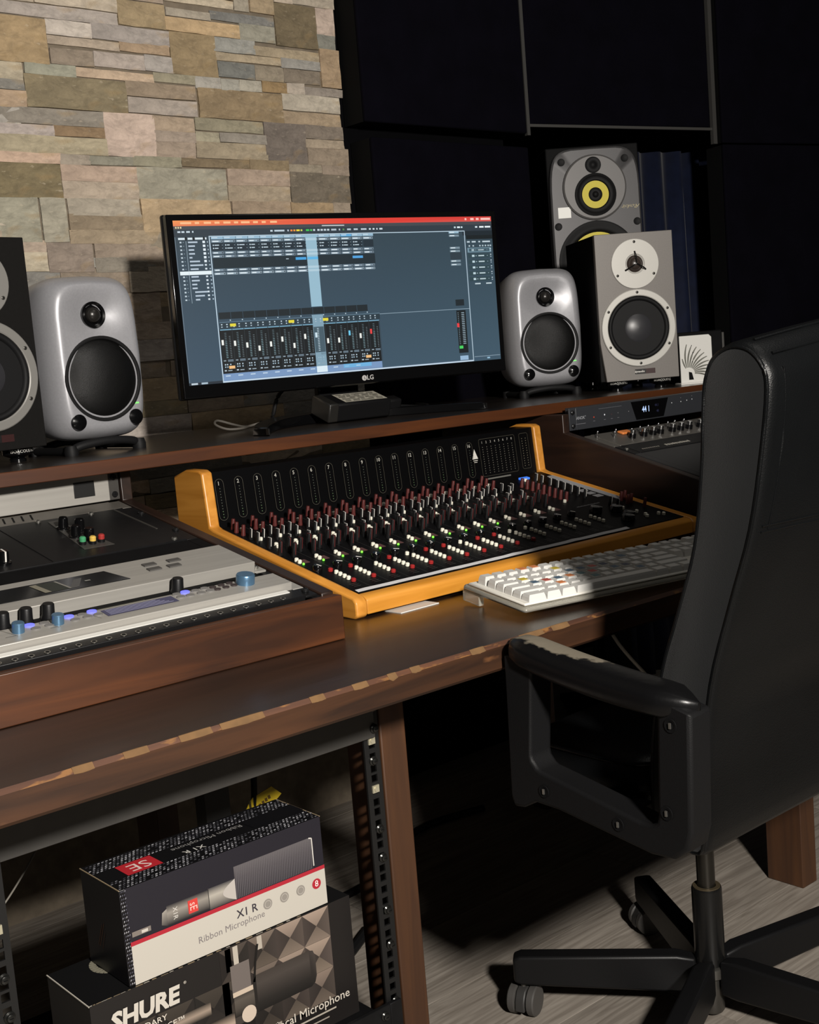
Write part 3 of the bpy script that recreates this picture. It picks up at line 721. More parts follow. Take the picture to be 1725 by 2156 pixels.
MV2 = Matrix.Translation((0,1.602,.8535)) @ Matrix.Rotation(R(90), 4, 'X')
e, hw, hd = unit('clock_unit', 'dark rack unit with a lit four-digit clock display under the shelf on the right', 0, .0435, .0015, mat('slate_face', (44,46,50), .45), x0=1.7715, x1=2.256, MM=MV2)
cx = (1.7715+2.256)/2
obj('display', MB().prism([(1.954-cx,.0185),(2.074-cx,.0185),(2.057-cx,-.0185),(1.969-cx,-.0185)], .0016, .0024, 'Z'), mat('display_black', (5,5,6), .15), e, smooth=0)
cm = CM(); cm.text('44 1', 2.000-cx, .0005, .0165, (190,215,255), 1, bold=.02, sx=.85)
cm.text('44.1', 2.035-cx, .006, .0075, (34,36,62), 1); cm.text('48', 2.037-cx, -.006, .0075, (34,36,62), 1)
cm.build('digits', SCREEN, e, T(0,0,.0026))
cm = CM(); cm.text('ANOK⁺', 1.803-cx, .001, .0085, (150,152,158), 1, bold=.01); cm.rect(1.787-cx, -.0105, 1.815-cx, -.0098, (120,120,126), 1)
cm.rect(1.855-cx, .0135, 1.925-cx, .0140, (110,112,118), 1)
for x, y, r, c_ in ((1.840,-.001,.0016,(190,70,50)),(1.872,.001,.0016,(235,240,250)),(1.893,.0,.001,(90,60,60)),(1.913,.001,.001,(120,120,120)),(1.946,.001,.0008,(170,170,175)),(2.086,.006,.0012,(220,222,228)),(2.117,.006,.0012,(220,222,228)),(2.137,.007,.0012,(220,222,228)),(2.155,.008,.0012,(220,222,228)),(2.117,.014,.0007,(150,150,150)),(2.155,.015,.0007,(150,150,150))): cm.disc(x-cx, y, r, c_, 1, 10)
for x in (1.84,1.872,1.893,1.913): cm.rect(x-.003-cx, -.0088, x+.003-cx, -.0082, (120,120,126), 1)
cm.build('print', PRINT, e, T(0,0,.0017))
kids(e, 'screw', scr_black, [(-hw+.0085,.013,.0002),(-hw+.0085,-.013,.0002),(hw-.0085,.013,.0002)])
# ------------------------------------------------------------------ mixing console
MX, MY_ = .960, 1.260
MWD = .742
TH = math.atan2(.075, .345)
con = thing('mixing_console', 'large analogue mixing console with honey-coloured wooden cheeks and hundreds of knobs', 'mixing console', (MX+MWD/2, MY_+.2, DZ))
cheek = [(0,.004),(.006,0),(.43,0),(.438,.010),(.438,.180),(.40,.191),(.363,.190),(.3535,.186),(.346,.104),(.336,.100),(.006,.0285),(0,.022)]
cw = .019
for x0 in (0, MWD-cw):
    obj('wooden_cheek', MB().prism([(MY_+a, DZ+.0003+b) for a, b in cheek], MX+x0, MX+x0+cw, 'X'), orange_woodY, con, bevel=.003, seg=3, world=True)
obj('front_rail', MB().prism([(MY_+.0012,DZ+.004),(MY_+.0012,DZ+.0235),(MY_+.006,DZ+.0275),(MY_+.019,DZ+.0300),(MY_+.019,DZ+.004)], MX+cw+.0003, MX+MWD-cw-.0003, 'X'), orange_wood, con, bevel=.0012, world=True)
MS = Matrix.Translation((MX, MY_, DZ+.0270)) @ Matrix.Rotation(TH, 4, 'X')   # x across, y up the slope, z out
MSl = MW[con].inverted() @ MS
obj('control_panel', MB().bx(cw+.0003, MWD-cw-.0003, .0195, .350, -.03, 0), mat('console_black', (9,9,10), .5, nscale=150, namt=.2, spec=.12), con, M=MSl, smooth=0)
# label tapes
for (x0, x1, y0, y1) in ((cw+.002,.583,.0205,.0285),):
    n = 30; mb = MB(); vs_ = []
    for k in range(n+1):
        x = x0+(x1-x0)*k/n; j = .0004*math.sin(k*1.7)+.0003*rnd.uniform(-1,1)
        vs_ += [(x, y0, .0006+j*.5), (x, y1+j, .0010+abs(j))]
    mb.add(vs_, [(2*k, 2*k+2, 2*k+3, 2*k+1) for k in range(n)])
    t_ = obj('label_tape', mb, mat('white_tape', (196,196,198), .6), con, M=MSl, label='long strip of white tape')
obj('label_tape', MB().bx(.706, .7205, .150, .318, .0002, .0012), mat('grey_tape', (150,150,152), .6), con, M=MSl, label='short strip of white tape by the right cheek')
# meter bridge
BT = math.atan2(.086, .0085)
MBr = Matrix.Translation((MX, MY_+.350, DZ+.100)) @ Matrix.Rotation(BT, 4, 'X')
MBl = MW[con].inverted() @ MBr
obj('meter_bridge', MB().prism([(MY_+.352,DZ+.098),(MY_+.3595,DZ+.1855),(MY_+.40,DZ+.187),(MY_+.434,DZ+.178),(MY_+.434,DZ+.02),(MY_+.352,DZ+.02)], MX+cw+.0003, MX+MWD-cw-.0003, 'X'), mat('bridge_black', (7,7,8), .35, spec=.15), con, world=True, smooth=0)
cm = CM()
GR = (62,60,52)
for k in range(16):
    x = .030+k*.0350
    cm.outline(x-.0075, .011, x+.0075, .0745, .0072, .0007, GR, 1)
    cm.text(str(k+1), x-.001, .0675, .0085, (170,168,160), 1, bold=.01)
    for j in range(11): cm.rect(x-.0009, .015+j*.0044, x+.0009, .0164+j*.0044, (60,64,58) if j > 2 else (70,90,64), 1)
cm.outline(.580, .009, .672, .0770, .004, .0007, GR, 1)
for i in range(8):
    cm.text(str(i+1), .588+i*.0108, .0705, .0062, (170,168,160), 1)
    for j in range(12): cm.rect(.5872+i*.0108, .014+j*.0043, .5890+i*.0108, .0153+j*.0043, (96,94,86), 1)
cm.rect(.590, .0025, .650, .0052, (100,99,94), 1)
cm.outline(.684, .011, .707, .0770, .004, .0007, GR, 1)
for i in range(2):
    for j in range(12): cm.rect(.690+i*.0095, .016+j*.0046, .6916+i*.0095, .0173+j*.0046, (110,106,90), 1)
cm.poly([(.5595,.043),(.5735,.043),(.5665,.061)], (205,203,196), 1); cm.rect(.561,.0395,.572,.0408,(190,188,180),1); cm.rect(.5625,.0365,.5705,.0376,(190,188,180),1)
cm.build('meter_print', PRINT, con, MBl @ T(0,0,.0012))
# knobs
k_white = knob_mesh(.0036, .0165, blackp, whiteink, n=10)
k_red = knob_mesh(.0036, .0165, red_cap, None, n=10)
k_dark = knob_mesh(.0042, .021, blackp, mat('red_line', (84,30,30), .5), n=10)
k_arc = mesh('knob', MB().lathe([(.0068,0),(.0066,.007),(.0055,.0085)], 14).bx(-.0009, .0009, -.0066, .002, .0084, .0088, 1), [blackgl, whiteink])
b_w = mesh('button', MB().lathe([(.0030,0),(.0030,.0040),(.0022,.0048)], 9), white_btn)
b_r = mesh('button', MB().lathe([(.0035,0),(.0035,.0036),(.0026,.0044)], 9), red_btn)
b_led = mesh('led', MB().lathe([(.0017,0),(.0017,.0016),(.001,.0024)], 8), green_led)
for k in range(16):
    x = .0255+k*.0349
    def put(n, me, dx, s, rz=0): inst(n, me, con, MSl @ T(x+dx, s, 0) @ RZ(rz))
    xr = .0435-.0255+ .0005*k
    for s in (.069,.078,.0875,.0965): put('button', b_w, xr-.001, s)
    if k < 11: put('button', b_r, xr, .0595)
    if k in (0,1,3,5,6,8,9): put('button', b_r, xr-.002, .1085)
    elif k in (4,7,10,11): put('button', b_w, xr-.004, .1075)
    put('knob', k_arc, .0015, .119, rnd.uniform(-60,60))
    put('button', b_w, -.001, .1575)
    put('button', b_w, .000, .1665)
    if k < 12: put('led', b_led, 0, .1495)
    put('knob', k_dark, .008, .183, rnd.uniform(-15,15)); put('knob', k_dark, .017, .208, rnd.uniform(-15,15)); put('knob', k_dark, -.004, .200, rnd.uniform(-15,15))
    put('button', b_w, .0125, .2300); put('button', b_w, .0155, .2385)
    put('knob', k_white, .000, .2330, rnd.uniform(-12,12)); put('knob', k_white, .000, .2630, rnd.uniform(-12,12)); put('knob', k_white, .0005, .2820, rnd.uniform(-12,12))
    if k % 3 != 2: put('knob', k_white, .0165, .2730, rnd.uniform(-12,12))
    put('button', b_w, .0105, .2710); put('button', b_w, .0105, .3225)
    put('knob', k_red, .001, .3030, rnd.uniform(-40,40)); put('knob', k_red, .000, .3200, rnd.uniform(-40,40)); put('knob', k_red, .0045, .3360, rnd.uniform(-40,40))
# channel patches beside the leds
patch = mesh('legend_patch', MB().bx(-.006, .006, -.007, .007, 0, .0004), mat('maroon_legend', (88,60,58), .5), 0)
for k in range(16): inst('legend_patch', patch, con, MSl @ T(.0255+k*.0349+.008, .1600, 0))
# master section
for s in (.301,.2865,.2665,.249,.233,.216,.1995,.183): inst('knob', k_white, con, MSl @ T(.657, s, 0))
for s in (.128,.112): inst('knob', k_white, con, MSl @ T(.6605, s, 0))
for j in range(9): inst('knob', k_red, con, MSl @ T(.608+.0006*j, .289-.0128*j, 0))
for x, s in ((.718,.141),(.7125,.122),(.7125,.092),(.706,.139),(.701,.120)): inst('knob', k_red, con, MSl @ T(x-.004, s, 0))
for x, s in ((.663,.050),(.669,.058),(.694,.050),(.700,.044),(.669,.077),(.664,.103),(.604,.182),(.645,.315)): inst('button', b_w, con, MSl @ T(x, s, 0))
big = mesh('knob', MB().lathe([(.011,0),(.0105,.009),(.009,.011)], 20).bx(-.0008,.0008,-.0105,.003,.0109,.0113,1), [blackgl, whiteink])
for x, s in ((.615,.052),(.632,.064),(.604,.112),(.640,.098)): inst('knob', big, con, MSl @ T(x, s, 0) @ RZ(30))
obj('indicator', MB().bx(.640, .662, .320, .329, 0, .004), mat('blue_indicator', (60,120,235), .35, emit=.55), con, M=MSl, bevel=.001, label='bright blue lit display')
for j in range(3): obj('legend_patch', MB().bx(.683, .700, .176+j*.018, .188+j*.018, 0, .0005), mat('pale_legend', (140,140,142), .5), con, M=MSl, smooth=0)
cm = CM()
for k in range(14): cm.rect(.598+k*.0042, .1465, .6010+k*.0042, .1500+.0008*(k % 2), (92,92,94), 1)
for k in range(16):
    x = .0255+k*.0349
    cm.line((x-.010,.030), (x-.010,.345), .0005, (60,60,58), 1)
    for s in (.040,.045,.050): cm.rect(x+.004, s, x+.016, s+.0012, (62,62,60), 1)
cm.build('panel_print', PRINT, con, MSl @ T(0,0,.0003))

# paper slip and keyboard
pp = obj('paper_slip', MB().bx(-.035, .035, -.010, .05, 0, .0012), white_pl, None, M=T(1.052,1.2505,DZ) @ RZ(2), smooth=0)
tag(pp, 'white paper slip tucked under the front of the mixing console', 'paper')
kb = thing('computer_keyboard', 'white computer keyboard on a clear base with coloured shortcut stickers', 'keyboard', M=T(1.088,1.070,DZ+.0052) @ RZ(-11) @ RX(5.0))
clear = mat('clear_acrylic', (226,222,208), .12, trans=.75, spec=.5)
obj('base', MB().prism([(-.012,-.006),(.452,-.006),(.455,.0),(.455,.136),(.448,.143),(-.008,.143),(-.014,.134),(-.014,.002)], .002, .0085, 'Z'), clear, kb, bevel=.003, label='clear acrylic base')
obj('key_tray', MB().bx(-.008, .448, .001, .132, .0088, .0125), mat('pale_tray', (214,211,202), .5), kb, bevel=.002)
obj('foot', MB().bx(-.012, -.004, .10, .14, -.013, .0018), clear, kb, bevel=.001); obj('foot', MB().bx(.44, .45, .10, .14, -.013, .0018), clear, kb, bevel=.001)
key_m = mat('white_keycap', (198,197,193), .45)
cap_cache = {}
def key(x, y, wu, c=None, hh=.0085):
    g = .0008; w_ = .0190*wu-2*g; d_ = .0190-2*g; k = (wu, c, hh)
    if k not in cap_cache:
        t = .0024
        mb = MB().loft([[(0,0,0),(w_,0,0),(w_,d_,0),(0,d_,0)], [(t*.4,t*.4,hh*.6),(w_-t*.4,t*.4,hh*.6),(w_-t*.4,d_-t*.4,hh*.6),(t*.4,d_-t*.4,hh*.6)], [(t,t*.8,hh),(w_-t,t*.8,hh),(w_-t,d_-t,hh),(t,d_-t,hh)]])
        mats = [key_m]
        if c:
            mats.append(mat('sticker', c, .5)); q = .0012
            mb.bx(t+q, w_-t-q, t+q, d_-t-q, hh-.0002, hh+.0004, 1)
        cap_cache[k] = mesh('key', mb, mats, 0)
    return inst('key', cap_cache[k], kb, T(x+g, y+g, .0125))
YL=(190,170,60); OR=(196,120,72); BL=(78,98,116); RD=(168,82,72); TE=(88,116,120); DK=(66,72,90)
rows = [
 (0, [1.5,1.25,1.25,7,1.25,1.25,1.5], {}),
 (1, [2.25]+[1]*10+[2.75], {2:OR,5:TE,9:BL}),
 (2, [1.75]+[1]*11+[2.25], {1:BL,2:RD,3:BL,4:OR,5:TE,6:RD,8:BL,9:DK}),
 (3, [1.5]+[1]*12+[1.5], {1:YL,5:BL,6:BL,7:RD,8:DK}),
 (4, [1]*13+[2], {5:YL,11:BL}),
 (5, [1]*15, {3:OR,4:OR}),
]
for r_, ws, st in rows:
    x = 0; y = r_*.0192+(.004 if r_ == 5 else 0)+.003
    for i, w_ in enumerate(ws): key(x, y, w_, st.get(i), .0085+.0006*r_); x += .0190*w_
for r_ in range(6):
    y = r_*.0192+(.004 if r_ == 5 else 0)+.003
    for i in range(3):
        if (r_ == 1 and i != 1) or r_ == 2: continue
        key(.291+.0190*i, y, 1, None, .0085+.0006*r_)
    for i in range(4):
        if r_ == 0 and i == 1: continue
        key(.354+.0190*i+0, y, 2 if (r_ == 0 and i == 0) else 1, None, .0085+.0006*r_)
# ------------------------------------------------------------------ computer screen
MYAW = -9.09
mon = thing('computer_monitor', 'wide black computer monitor showing audio mixing software', 'monitor', M=T(1.457,1.85,SZ) @ RZ(MYAW))
MC = 1.1426-SZ
sw, sh = .3365, .142
obj('bezel', MB().bx(-sw-.0115, sw+.0115, -.004, .012, MC-sh-.0235, MC+sh+.0105), blackgl, mon, bevel=.002)
obj('bezel_rim', MB().bx(-sw-.0135, sw+.0135, .0122, .024, MC-sh-.0255, MC+sh+.0125), mat('bezel_rim_black', (22,22,23), .3), mon, bevel=.004)
obj('back_cover', MB().loft([[(-.33,.024,MC-.15),(.33,.024,MC-.15),(.33,.024,MC+.14),(-.33,.024,MC+.14)],[(-.26,.045,MC-.11),(.26,.045,MC-.11),(.26,.045,MC+.10),(-.26,.045,MC+.10)]]), blackp, mon, bevel=.006)
# picture on the screen: u right, v down, both 0..1
S_ = CM(); Wd, Hd = 2*sw, 2*sh
def rc_(u0, v0, u1, v1, c, l=1): S_.rect((u0-.5)*Wd, (.5-v1)*Hd, (u1-.5)*Wd, (.5-v0)*Hd, c, l)
BG = (58,78,95)
S_.poly([(-sw,-sh),(sw,-sh),(sw,sh),(-sw,sh)], [(58,80,98),(62,86,102),(48,66,76),(48,64,74)], 0)
S_.poly([(-sw,(.5-.034)*Hd),(.0,(.5-.034)*Hd),(.0,sh),(-sw,sh)], [(228,128,84),(226,66,50),(226,66,50),(244,150,84)], 1)
S_.poly([(.0,(.5-.034)*Hd),(sw,(.5-.034)*Hd),(sw,sh),(.0,sh)], [(226,56,44),(214,86,78),(208,60,54),(226,60,46)], 1)
rc_(0,.034,1,.055,(66,70,76)); rc_(0,.055,1,.098,(44,56,66))
for u in (.005,.0115,.018): rc_(u,.038,u+.004,.048,(235,215,170),2)
for u, w_ in ((.02,.03),(.06,.012),(.085,.02),(.115,.014),(.14,.02),(.17,.012),(.19,.025),(.225,.014),(.25,.012),(.275,.02)): rc_(u,.010,u+w_,.022,(250,190,140),2)
for u, w_ in ((.905,.006),(.925,.012),(.945,.010),(.962,.034)): rc_(u,.010,u+w_,.024,(250,200,190),2)
rc_(.43,.041,.50,.048,(190,196,200),2)
for u, w_ in ((.01,.008),(.021,.008),(.034,.010),(.05,.004)): rc_(u,.064,u+w_,.074,(200,215,225),2)
for u, w_, c_ in ((.273,.007,(190,205,214)),(.285,.030,(185,200,210)),(.324,.004,(190,200,210)),(.333,.006,(240,140,60)),(.342,.006,(240,150,60)),(.351,.010,(240,215,60)),(.364,.005,(210,220,90)),(.380,.010,(60,200,80)),(.393,.006,(80,190,90)),(.402,.006,(200,215,222)),(.415,.007,(200,215,222)),(.425,.007,(200,215,222)),(.435,.007,(200,215,222)),(.445,.007,(200,215,222)),(.458,.016,(180,195,205)),(.482,.004,(190,200,210)),(.494,.005,(90,150,90)),(.508,.012,(180,195,205)),(.529,.013,(180,195,205)),(.552,.018,(180,195,205)),(.578,.006,(200,215,222)),(.590,.006,(200,215,222)),(.602,.004,(200,215,222)),(.612,.010,(200,215,222)),(.865,.006,(200,220,228)),(.876,.010,(225,240,245)),(.889,.006,(200,220,228)),(.94,.008,(210,225,232)),(.955,.016,(235,245,248)),(.975,.020,(235,245,248))): rc_(u,.066,u+w_,.077,c_,2)
rc_(.894,.098,1,.128,(24,36,44),2); rc_(.905,.128,1,.155,(16,26,30),2)
# left track list
for u, w_ in ((.010,.018),(.036,.013),(.056,.022),(.084,.004)): rc_(u,.104,u+w_,.116,(220,232,238),2)
rc_(.029,.099,.034,.120,(14,20,26),1); rc_(.050,.099,.055,.120,(14,20,26),1); rc_(.079,.099,.083,.120,(14,20,26),1)
rc_(.030,.125,.0312,.50,(150,168,180),2)
for j in range(17):
    v = .131+j*.0232
    if j == 8:
        rc_(.006,v-.010,.0935,v+.012,(228,240,244),2); continue
    if j > 15: break
    x0 = .036 if j < 13 else .042; ln = (.026,.018,.015,.016,.008,.028,.036,.022,0,.020,.022,.014,.014,.034,.026,.012)[j]
    rc_(x0,v-.004,x0+ln,v+.005,(185,200,214),2); rc_(.013,v-.004,.018,v+.005,(190,205,214),2); rc_(.022,v-.002,.024,v+.002,(150,170,184),2)
    if j < 6: rc_(.076,v-.007,.083,v+.007,(225,236,242),2); rc_(.0885,v-.004,.091,v+.005,(170,188,200),2)
    else: rc_(.0765,v-.005,.082,v+.005,(215,228,236),2); rc_(.0885,v-.004,.0925,v+.004,(160,180,194),2)
rc_(.0945,.096,.0972,.999,(188,208,222),3); rc_(.0945,.0955,.9005,.1005,(188,210,224),3); rc_(.8985,.096,.9012,.999,(172,192,206),3); rc_(.0945,.990,.9005,.999,(196,214,230),3)
rc_(.0,.985,.095,.9995,(34,44,54),1); rc_(.006,.987,.024,.998,(190,204,214),2); rc_(.034,.987,.052,.998,(170,190,204),2); rc_(.001,.10,.0022,.985,(120,136,150),1)
# channel headers
pitch = .0350
for k in range(14):
    u = .1005+k*pitch; hl = (k == 8)
    rc_(u,.101,u+pitch-.001,.117,(150,184,206) if k != 11 else (96,170,220),2)
    rc_(u+.002,.104,u+.018,.110,(196,214,226),3)
    for v, c_ in ((.130,(140,160,174)),(.200,(122,140,154)),(.222,(122,140,154)),(.306,(122,140,154)),(.328,(150,168,180))):
        rc_(u,v-.008,u+pitch-.003,v+.006,c_,2); rc_(u+.003,v-.004,u+.003+rnd.uniform(.012,.020),v+.003,(220,232,238),3); rc_(u+pitch-.008,v-.004,u+pitch-.005,v+.003,(30,40,48),3)
    rc_(u,.141,u+pitch-.002,.186,(30,44,54),2)
    if k < 13:
        for v in (.153,.172): rc_(u+.003,v-.004,u+.006,v+.004,(200,220,230),3); rc_(u+.008,v-.003,u+.008+rnd.uniform(.006,.016),v+.003,(190,208,218),3); rc_(u+pitch-.006,v-.002,u+pitch-.004,v+.002,(150,170,182),3)
    rc_(u,.231,u+pitch,.295,(28,42,50),1)
rc_(.341,.241,.373,.258,(70,160,220),3); rc_(.518,.243,.551,.259,(80,160,220),3); rc_(.312,.247,.320,.252,(180,196,206),3)
for v in (.107,.129,.212,.234,.302,.326):
    rc_(.845,v-.008,.880,v+.006,(150,182,200) if v == .107 else (120,140,152),2); rc_(.848,v-.004,.864,v+.002,(220,232,238),3)
rc_(.845,.241,.885,.290,(44,58,68),1)
# lower mixer
for k in range(13):
    u = .101+k*.0348
    rc_(u,.565,u+.0335,.607,(26,36,42),2); rc_(u+.030,.612,u+.033,.619,(190,210,220),2)
rc_(.101,.625,.59,.627,(120,150,168),2); rc_(.59,.630,.899,.633,(150,172,186),2); rc_(.101,.632,.59,.665,(40,56,66),2)
rc_(.0985,.668,.585,.945,(16,22,26),1)
FV = (.751,.760,.776,.801,.780,.754,.800,.747,.743,.785,.786,.744,.767,.743)
for k in range(14):
    u = .1005+k*.0348
    rc_(u+.0335,.668,u+.0348,.945,(44,52,58),2)
    for a in (.004,.019): rc_(u+a,.637,u+a+.004,.644,(196,214,224),3); rc_(u+a,.652,u+a+.004,.659,(170,190,202),3)
    rc_(u,.670,u+.033,.676,(120,170,196),2)
    for j in range(15):
        v = .692+j*.0108
        rc_(u+.011,v,u+.0165,v+.004,(120,150,158) if j > 4 else (84,104,112),3)
        if j > 1: rc_(u+.023,v,u+.0275,v+.003,(110,124,130),3)
    c_ = (240,242,236)
    if k == 11: c_ = (110,200,235)
    if k == 13: c_ = (235,70,70)
    rc_(u+.001,FV[k]-.016,u+.007,FV[k]+.016,c_,4)
    rc_(u+.014,.858,u+.030,.872,(96,112,124),3); rc_(u+.002,.861,u+.009,.868,(140,156,166),3)
    for a in (.004,.010,.019): rc_(u+a,.885,u+a+.0035,.893,(180,200,212),3); rc_(u+a,.900,u+a+.0035,.908,(160,184,198),3)
    rc_(u+.002,.922,u+.008,.930,(180,196,206),3); rc_(u+.012,.924,u+.024,.930,(150,166,176),3)
for u in (.141,.313,.418): rc_(u-.011,.637,u+.006,.655,(228,214,60),4)
for u in (.123,.541): rc_(u-.007,.898,u+.010,.916,(240,190,130),4)
rc_(.0975,.945,.585,.992,(120,150,190),2); rc_(.46,.945,.55,.970,(110,175,220),3)
for k in range(12): rc_(.104+k*.036,.956,.118+k*.036,.963,(190,210,228),3)
rc_(.100,.985,.90,.991,(70,92,112),2)
rc_(.3755,.098,.4090,.560,(150,186,204),4); rc_(.3750,.612,.4085,.985,(128,160,178),3); rc_(.376,.69,.4075,.855,(70,92,104),4); rc_(.3755,.945,.4085,.985,(220,236,244),4)
for j in range(14): rc_(.386,.70+j*.0108,.3915,.704+j*.0108,(190,210,220),5)
rc_(.379,.727,.385,.759,(200,224,236),5)
for v in (.130,.200,.222,.306,.328): rc_(.376,v-.008,.409,v+.006,(176,204,218),5)
rc_(.376,.241,.409,.258,(96,180,228),5)
# right column and inspector
rc_(.851,.565,.881,.608,(26,36,42),2); rc_(.851,.640,.884,.935,(18,26,30),2)
for j in range(18): rc_(.868,.655+j*.0125,.878,.660+j*.0125,(150,172,184),3); rc_(.855,.655+j*.0125,.858,.660+j*.0125,(120,140,150),3)
rc_(.850,.728,.858,.756,(235,60,64),4); rc_(.853,.885,.866,.905,(70,210,96),4); rc_(.853,.955,.882,.985,(150,182,210),3)
for u, w_ in ((.907,.010),(.924,.014),(.948,.006),(.962,.028)): rc_(u,.168,u+w_,.178,(190,206,214),3)
for u in (.912,.926,.950,.960,.970,.980,.988): rc_(u,.196,u+.005,.206,(180,198,206),3)
rc_(.907,.214,.992,.246,(116,146,160),3); rc_(.912,.219,.985,.240,(62,86,98),4)
for j in range(6):
    v = .230+j*.040
    if j: rc_(.907,v-.014,.984,v+.014,(46,68,76),3)
    rc_(.921,v-.007,.930,v+.007,(190,212,220),4); rc_(.934,v-.003,.938,v+.003,(150,170,180),4); rc_(.944,v-.004,.965,v+.004,(190,208,214),4); rc_(.975,v-.002,.978,v+.002,(150,170,180),4)
    rc_(.987,v-.010,.991,v-.004,(200,216,222),4); rc_(.987,v+.004,.991,v+.010,(160,180,190),4)
rc_(.925,.458,.945,.467,(190,206,212),4); rc_(.965,.458,.985,.467,(190,206,212),4)
rc_(.904,.968,.998,.971,(150,170,186),3); rc_(.906,.976,.930,.988,(60,84,104),3); rc_(.95,.978,.960,.988,(150,190,214),3)
S_.build('screen', SCREEN, mon, T(0,-.0042,MC) @ RX(90))
cm = CM(); cm.disc(-.0125,0,.0052,(176,174,172),1,20); cm.line((-.0125,.0025),(-.0125,-.002),.0009,(40,40,42),2); cm.line((-.0125,-.002),(-.010,-.002),.0009,(40,40,42),2); cm.text('LG', .0005, 0, .0125, (176,174,172), 1, bold=.02)
cm.build('logo', PRINT, mon, T(.028,-.0044,MC-sh-.0135) @ RX(90), label='round grey mark and letters LG on the lower bezel')
obj('hinge', MB().bx(-.04, .04, .0452, .0723, MC-.04, MC+.02), blackp, mon, bevel=.004)
obj('stand_neck', MB().bx(-.045, .045, .0725, .092, .0215, MC+.02), blackp, mon, bevel=.004)
# crescent base
bc = Vector((1.412, 0)); rings = []
invm = MW[mon].inverted()
for k in range(25):
    t = -1+2*k/24; x = 1.412+.252*t; yf_ = 1.915-.198*abs(t)**1.9; yb_ = yf_+.078-.026*abs(t); h = .020-.006*abs(t)
    rings.append([invm @ Vector(q) for q in ((x, yf_, SZ+.0002), (x, yb_, SZ+.0002), (x, yb_-.006, SZ+h), (x, yf_+.006, SZ+h))])
obj('stand_base', MB().loft(rings), blackgl, mon, smooth=40, bevel=.002)
for sgn in (-1, 1): obj('foot_tip', MB().bx(1.412+sgn*.2535-.0012, 1.412+sgn*.2535+.0012, 1.7165, 1.724, SZ+.002, SZ+.012), chrome, mon, world=True, smooth=0)

# power brick and its cable on the shelf
pb = thing('power_brick', 'black power brick with a printed rating label lying on the shelf under the monitor', 'power adapter', M=T(1.458,1.878,SZ+.0100) @ RZ(-3) @ RX(18))
obj('case', MB().bx(-.072, .072, -.030, .030, 0, .036), blackp, pb, bevel=.004)
obj('tape_wrap', MB().bx(-.0728, -.05, -.0306, .0306, .0002, .0366), mat('clear_wrap', (34,33,31), .35), pb, bevel=.003)
cm = CM(); cm.rect(-.032,-.024,.066,.024,(178,174,160),0)
for j in range(7):
    for k in range(5): cm.rect(-.028+k*.018+.003*(j % 2), -.020+j*.006, -.016+k*.018+.003*((j+k) % 3), -.0175+j*.006, (60,58,54), 1)
cm.build('rating_label', PRINT, pb, T(0,0,.0362))
obj('plug', MB().bx(.072, .112, -.014, .014, .006, .028), blackp, pb, bevel=.005)
cord = lambda pts, n=10: [Vector(pts[max(0,min(len(pts)-1,i))]) for i in range(len(pts))]
def smoothpath(pts, n=6):
    P = [Vector(p) for p in pts]; out = []
    for i in range(len(P)-1):
        p0 = P[max(i-1,0)]; p1 = P[i]; p2 = P[i+1]; p3 = P[min(i+2,len(P)-1)]
        for k in range(n):
            t = k/n; out.append(.5*((2*p1)+(-p0+p2)*t+(2*p0-5*p1+4*p2-p3)*t*t+(-p0+3*p1-3*p2+p3)*t**3))
    out.append(P[-1]); return out
tag(obj('power_cable', MB().tube(smoothpath([(1.59,1.962,SZ+.018),(1.65,1.95,SZ+.012),(1.72,1.965,SZ+.005),(1.78,2.02,SZ+.0048),(1.82,2.10,SZ+.0048)]), .0042), rubber), 'black mains cable running from the power brick along the shelf', 'cable')
tag(obj('signal_cable', MB().tube(smoothpath([(1.36,2.0,SZ+.006),(1.33,1.985,SZ+.010),(1.30,1.99,SZ+.006),(1.265,1.96,SZ+.005),(1.235,1.965,SZ+.006),(1.222,1.985,SZ+.016),(1.24,2.005,SZ+.022),(1.27,2.0,SZ+.012),(1.31,2.02,SZ+.004),(1.36,2.06,SZ+.004)]), .0022), mat('grey_cable', (92,88,82), .4)), 'thin grey cable looped on the shelf left of the power brick', 'cable')
tag(obj('video_cable', MB().tube(smoothpath([(1.40,1.998,SZ+.075),(1.38,2.004,SZ+.055),(1.37,2.01,SZ+.022),(1.375,2.03,SZ+.0045),(1.40,2.1,SZ+.0045)]), .004), rubber), 'black cable dropping from the back of the monitor to the shelf', 'cable')

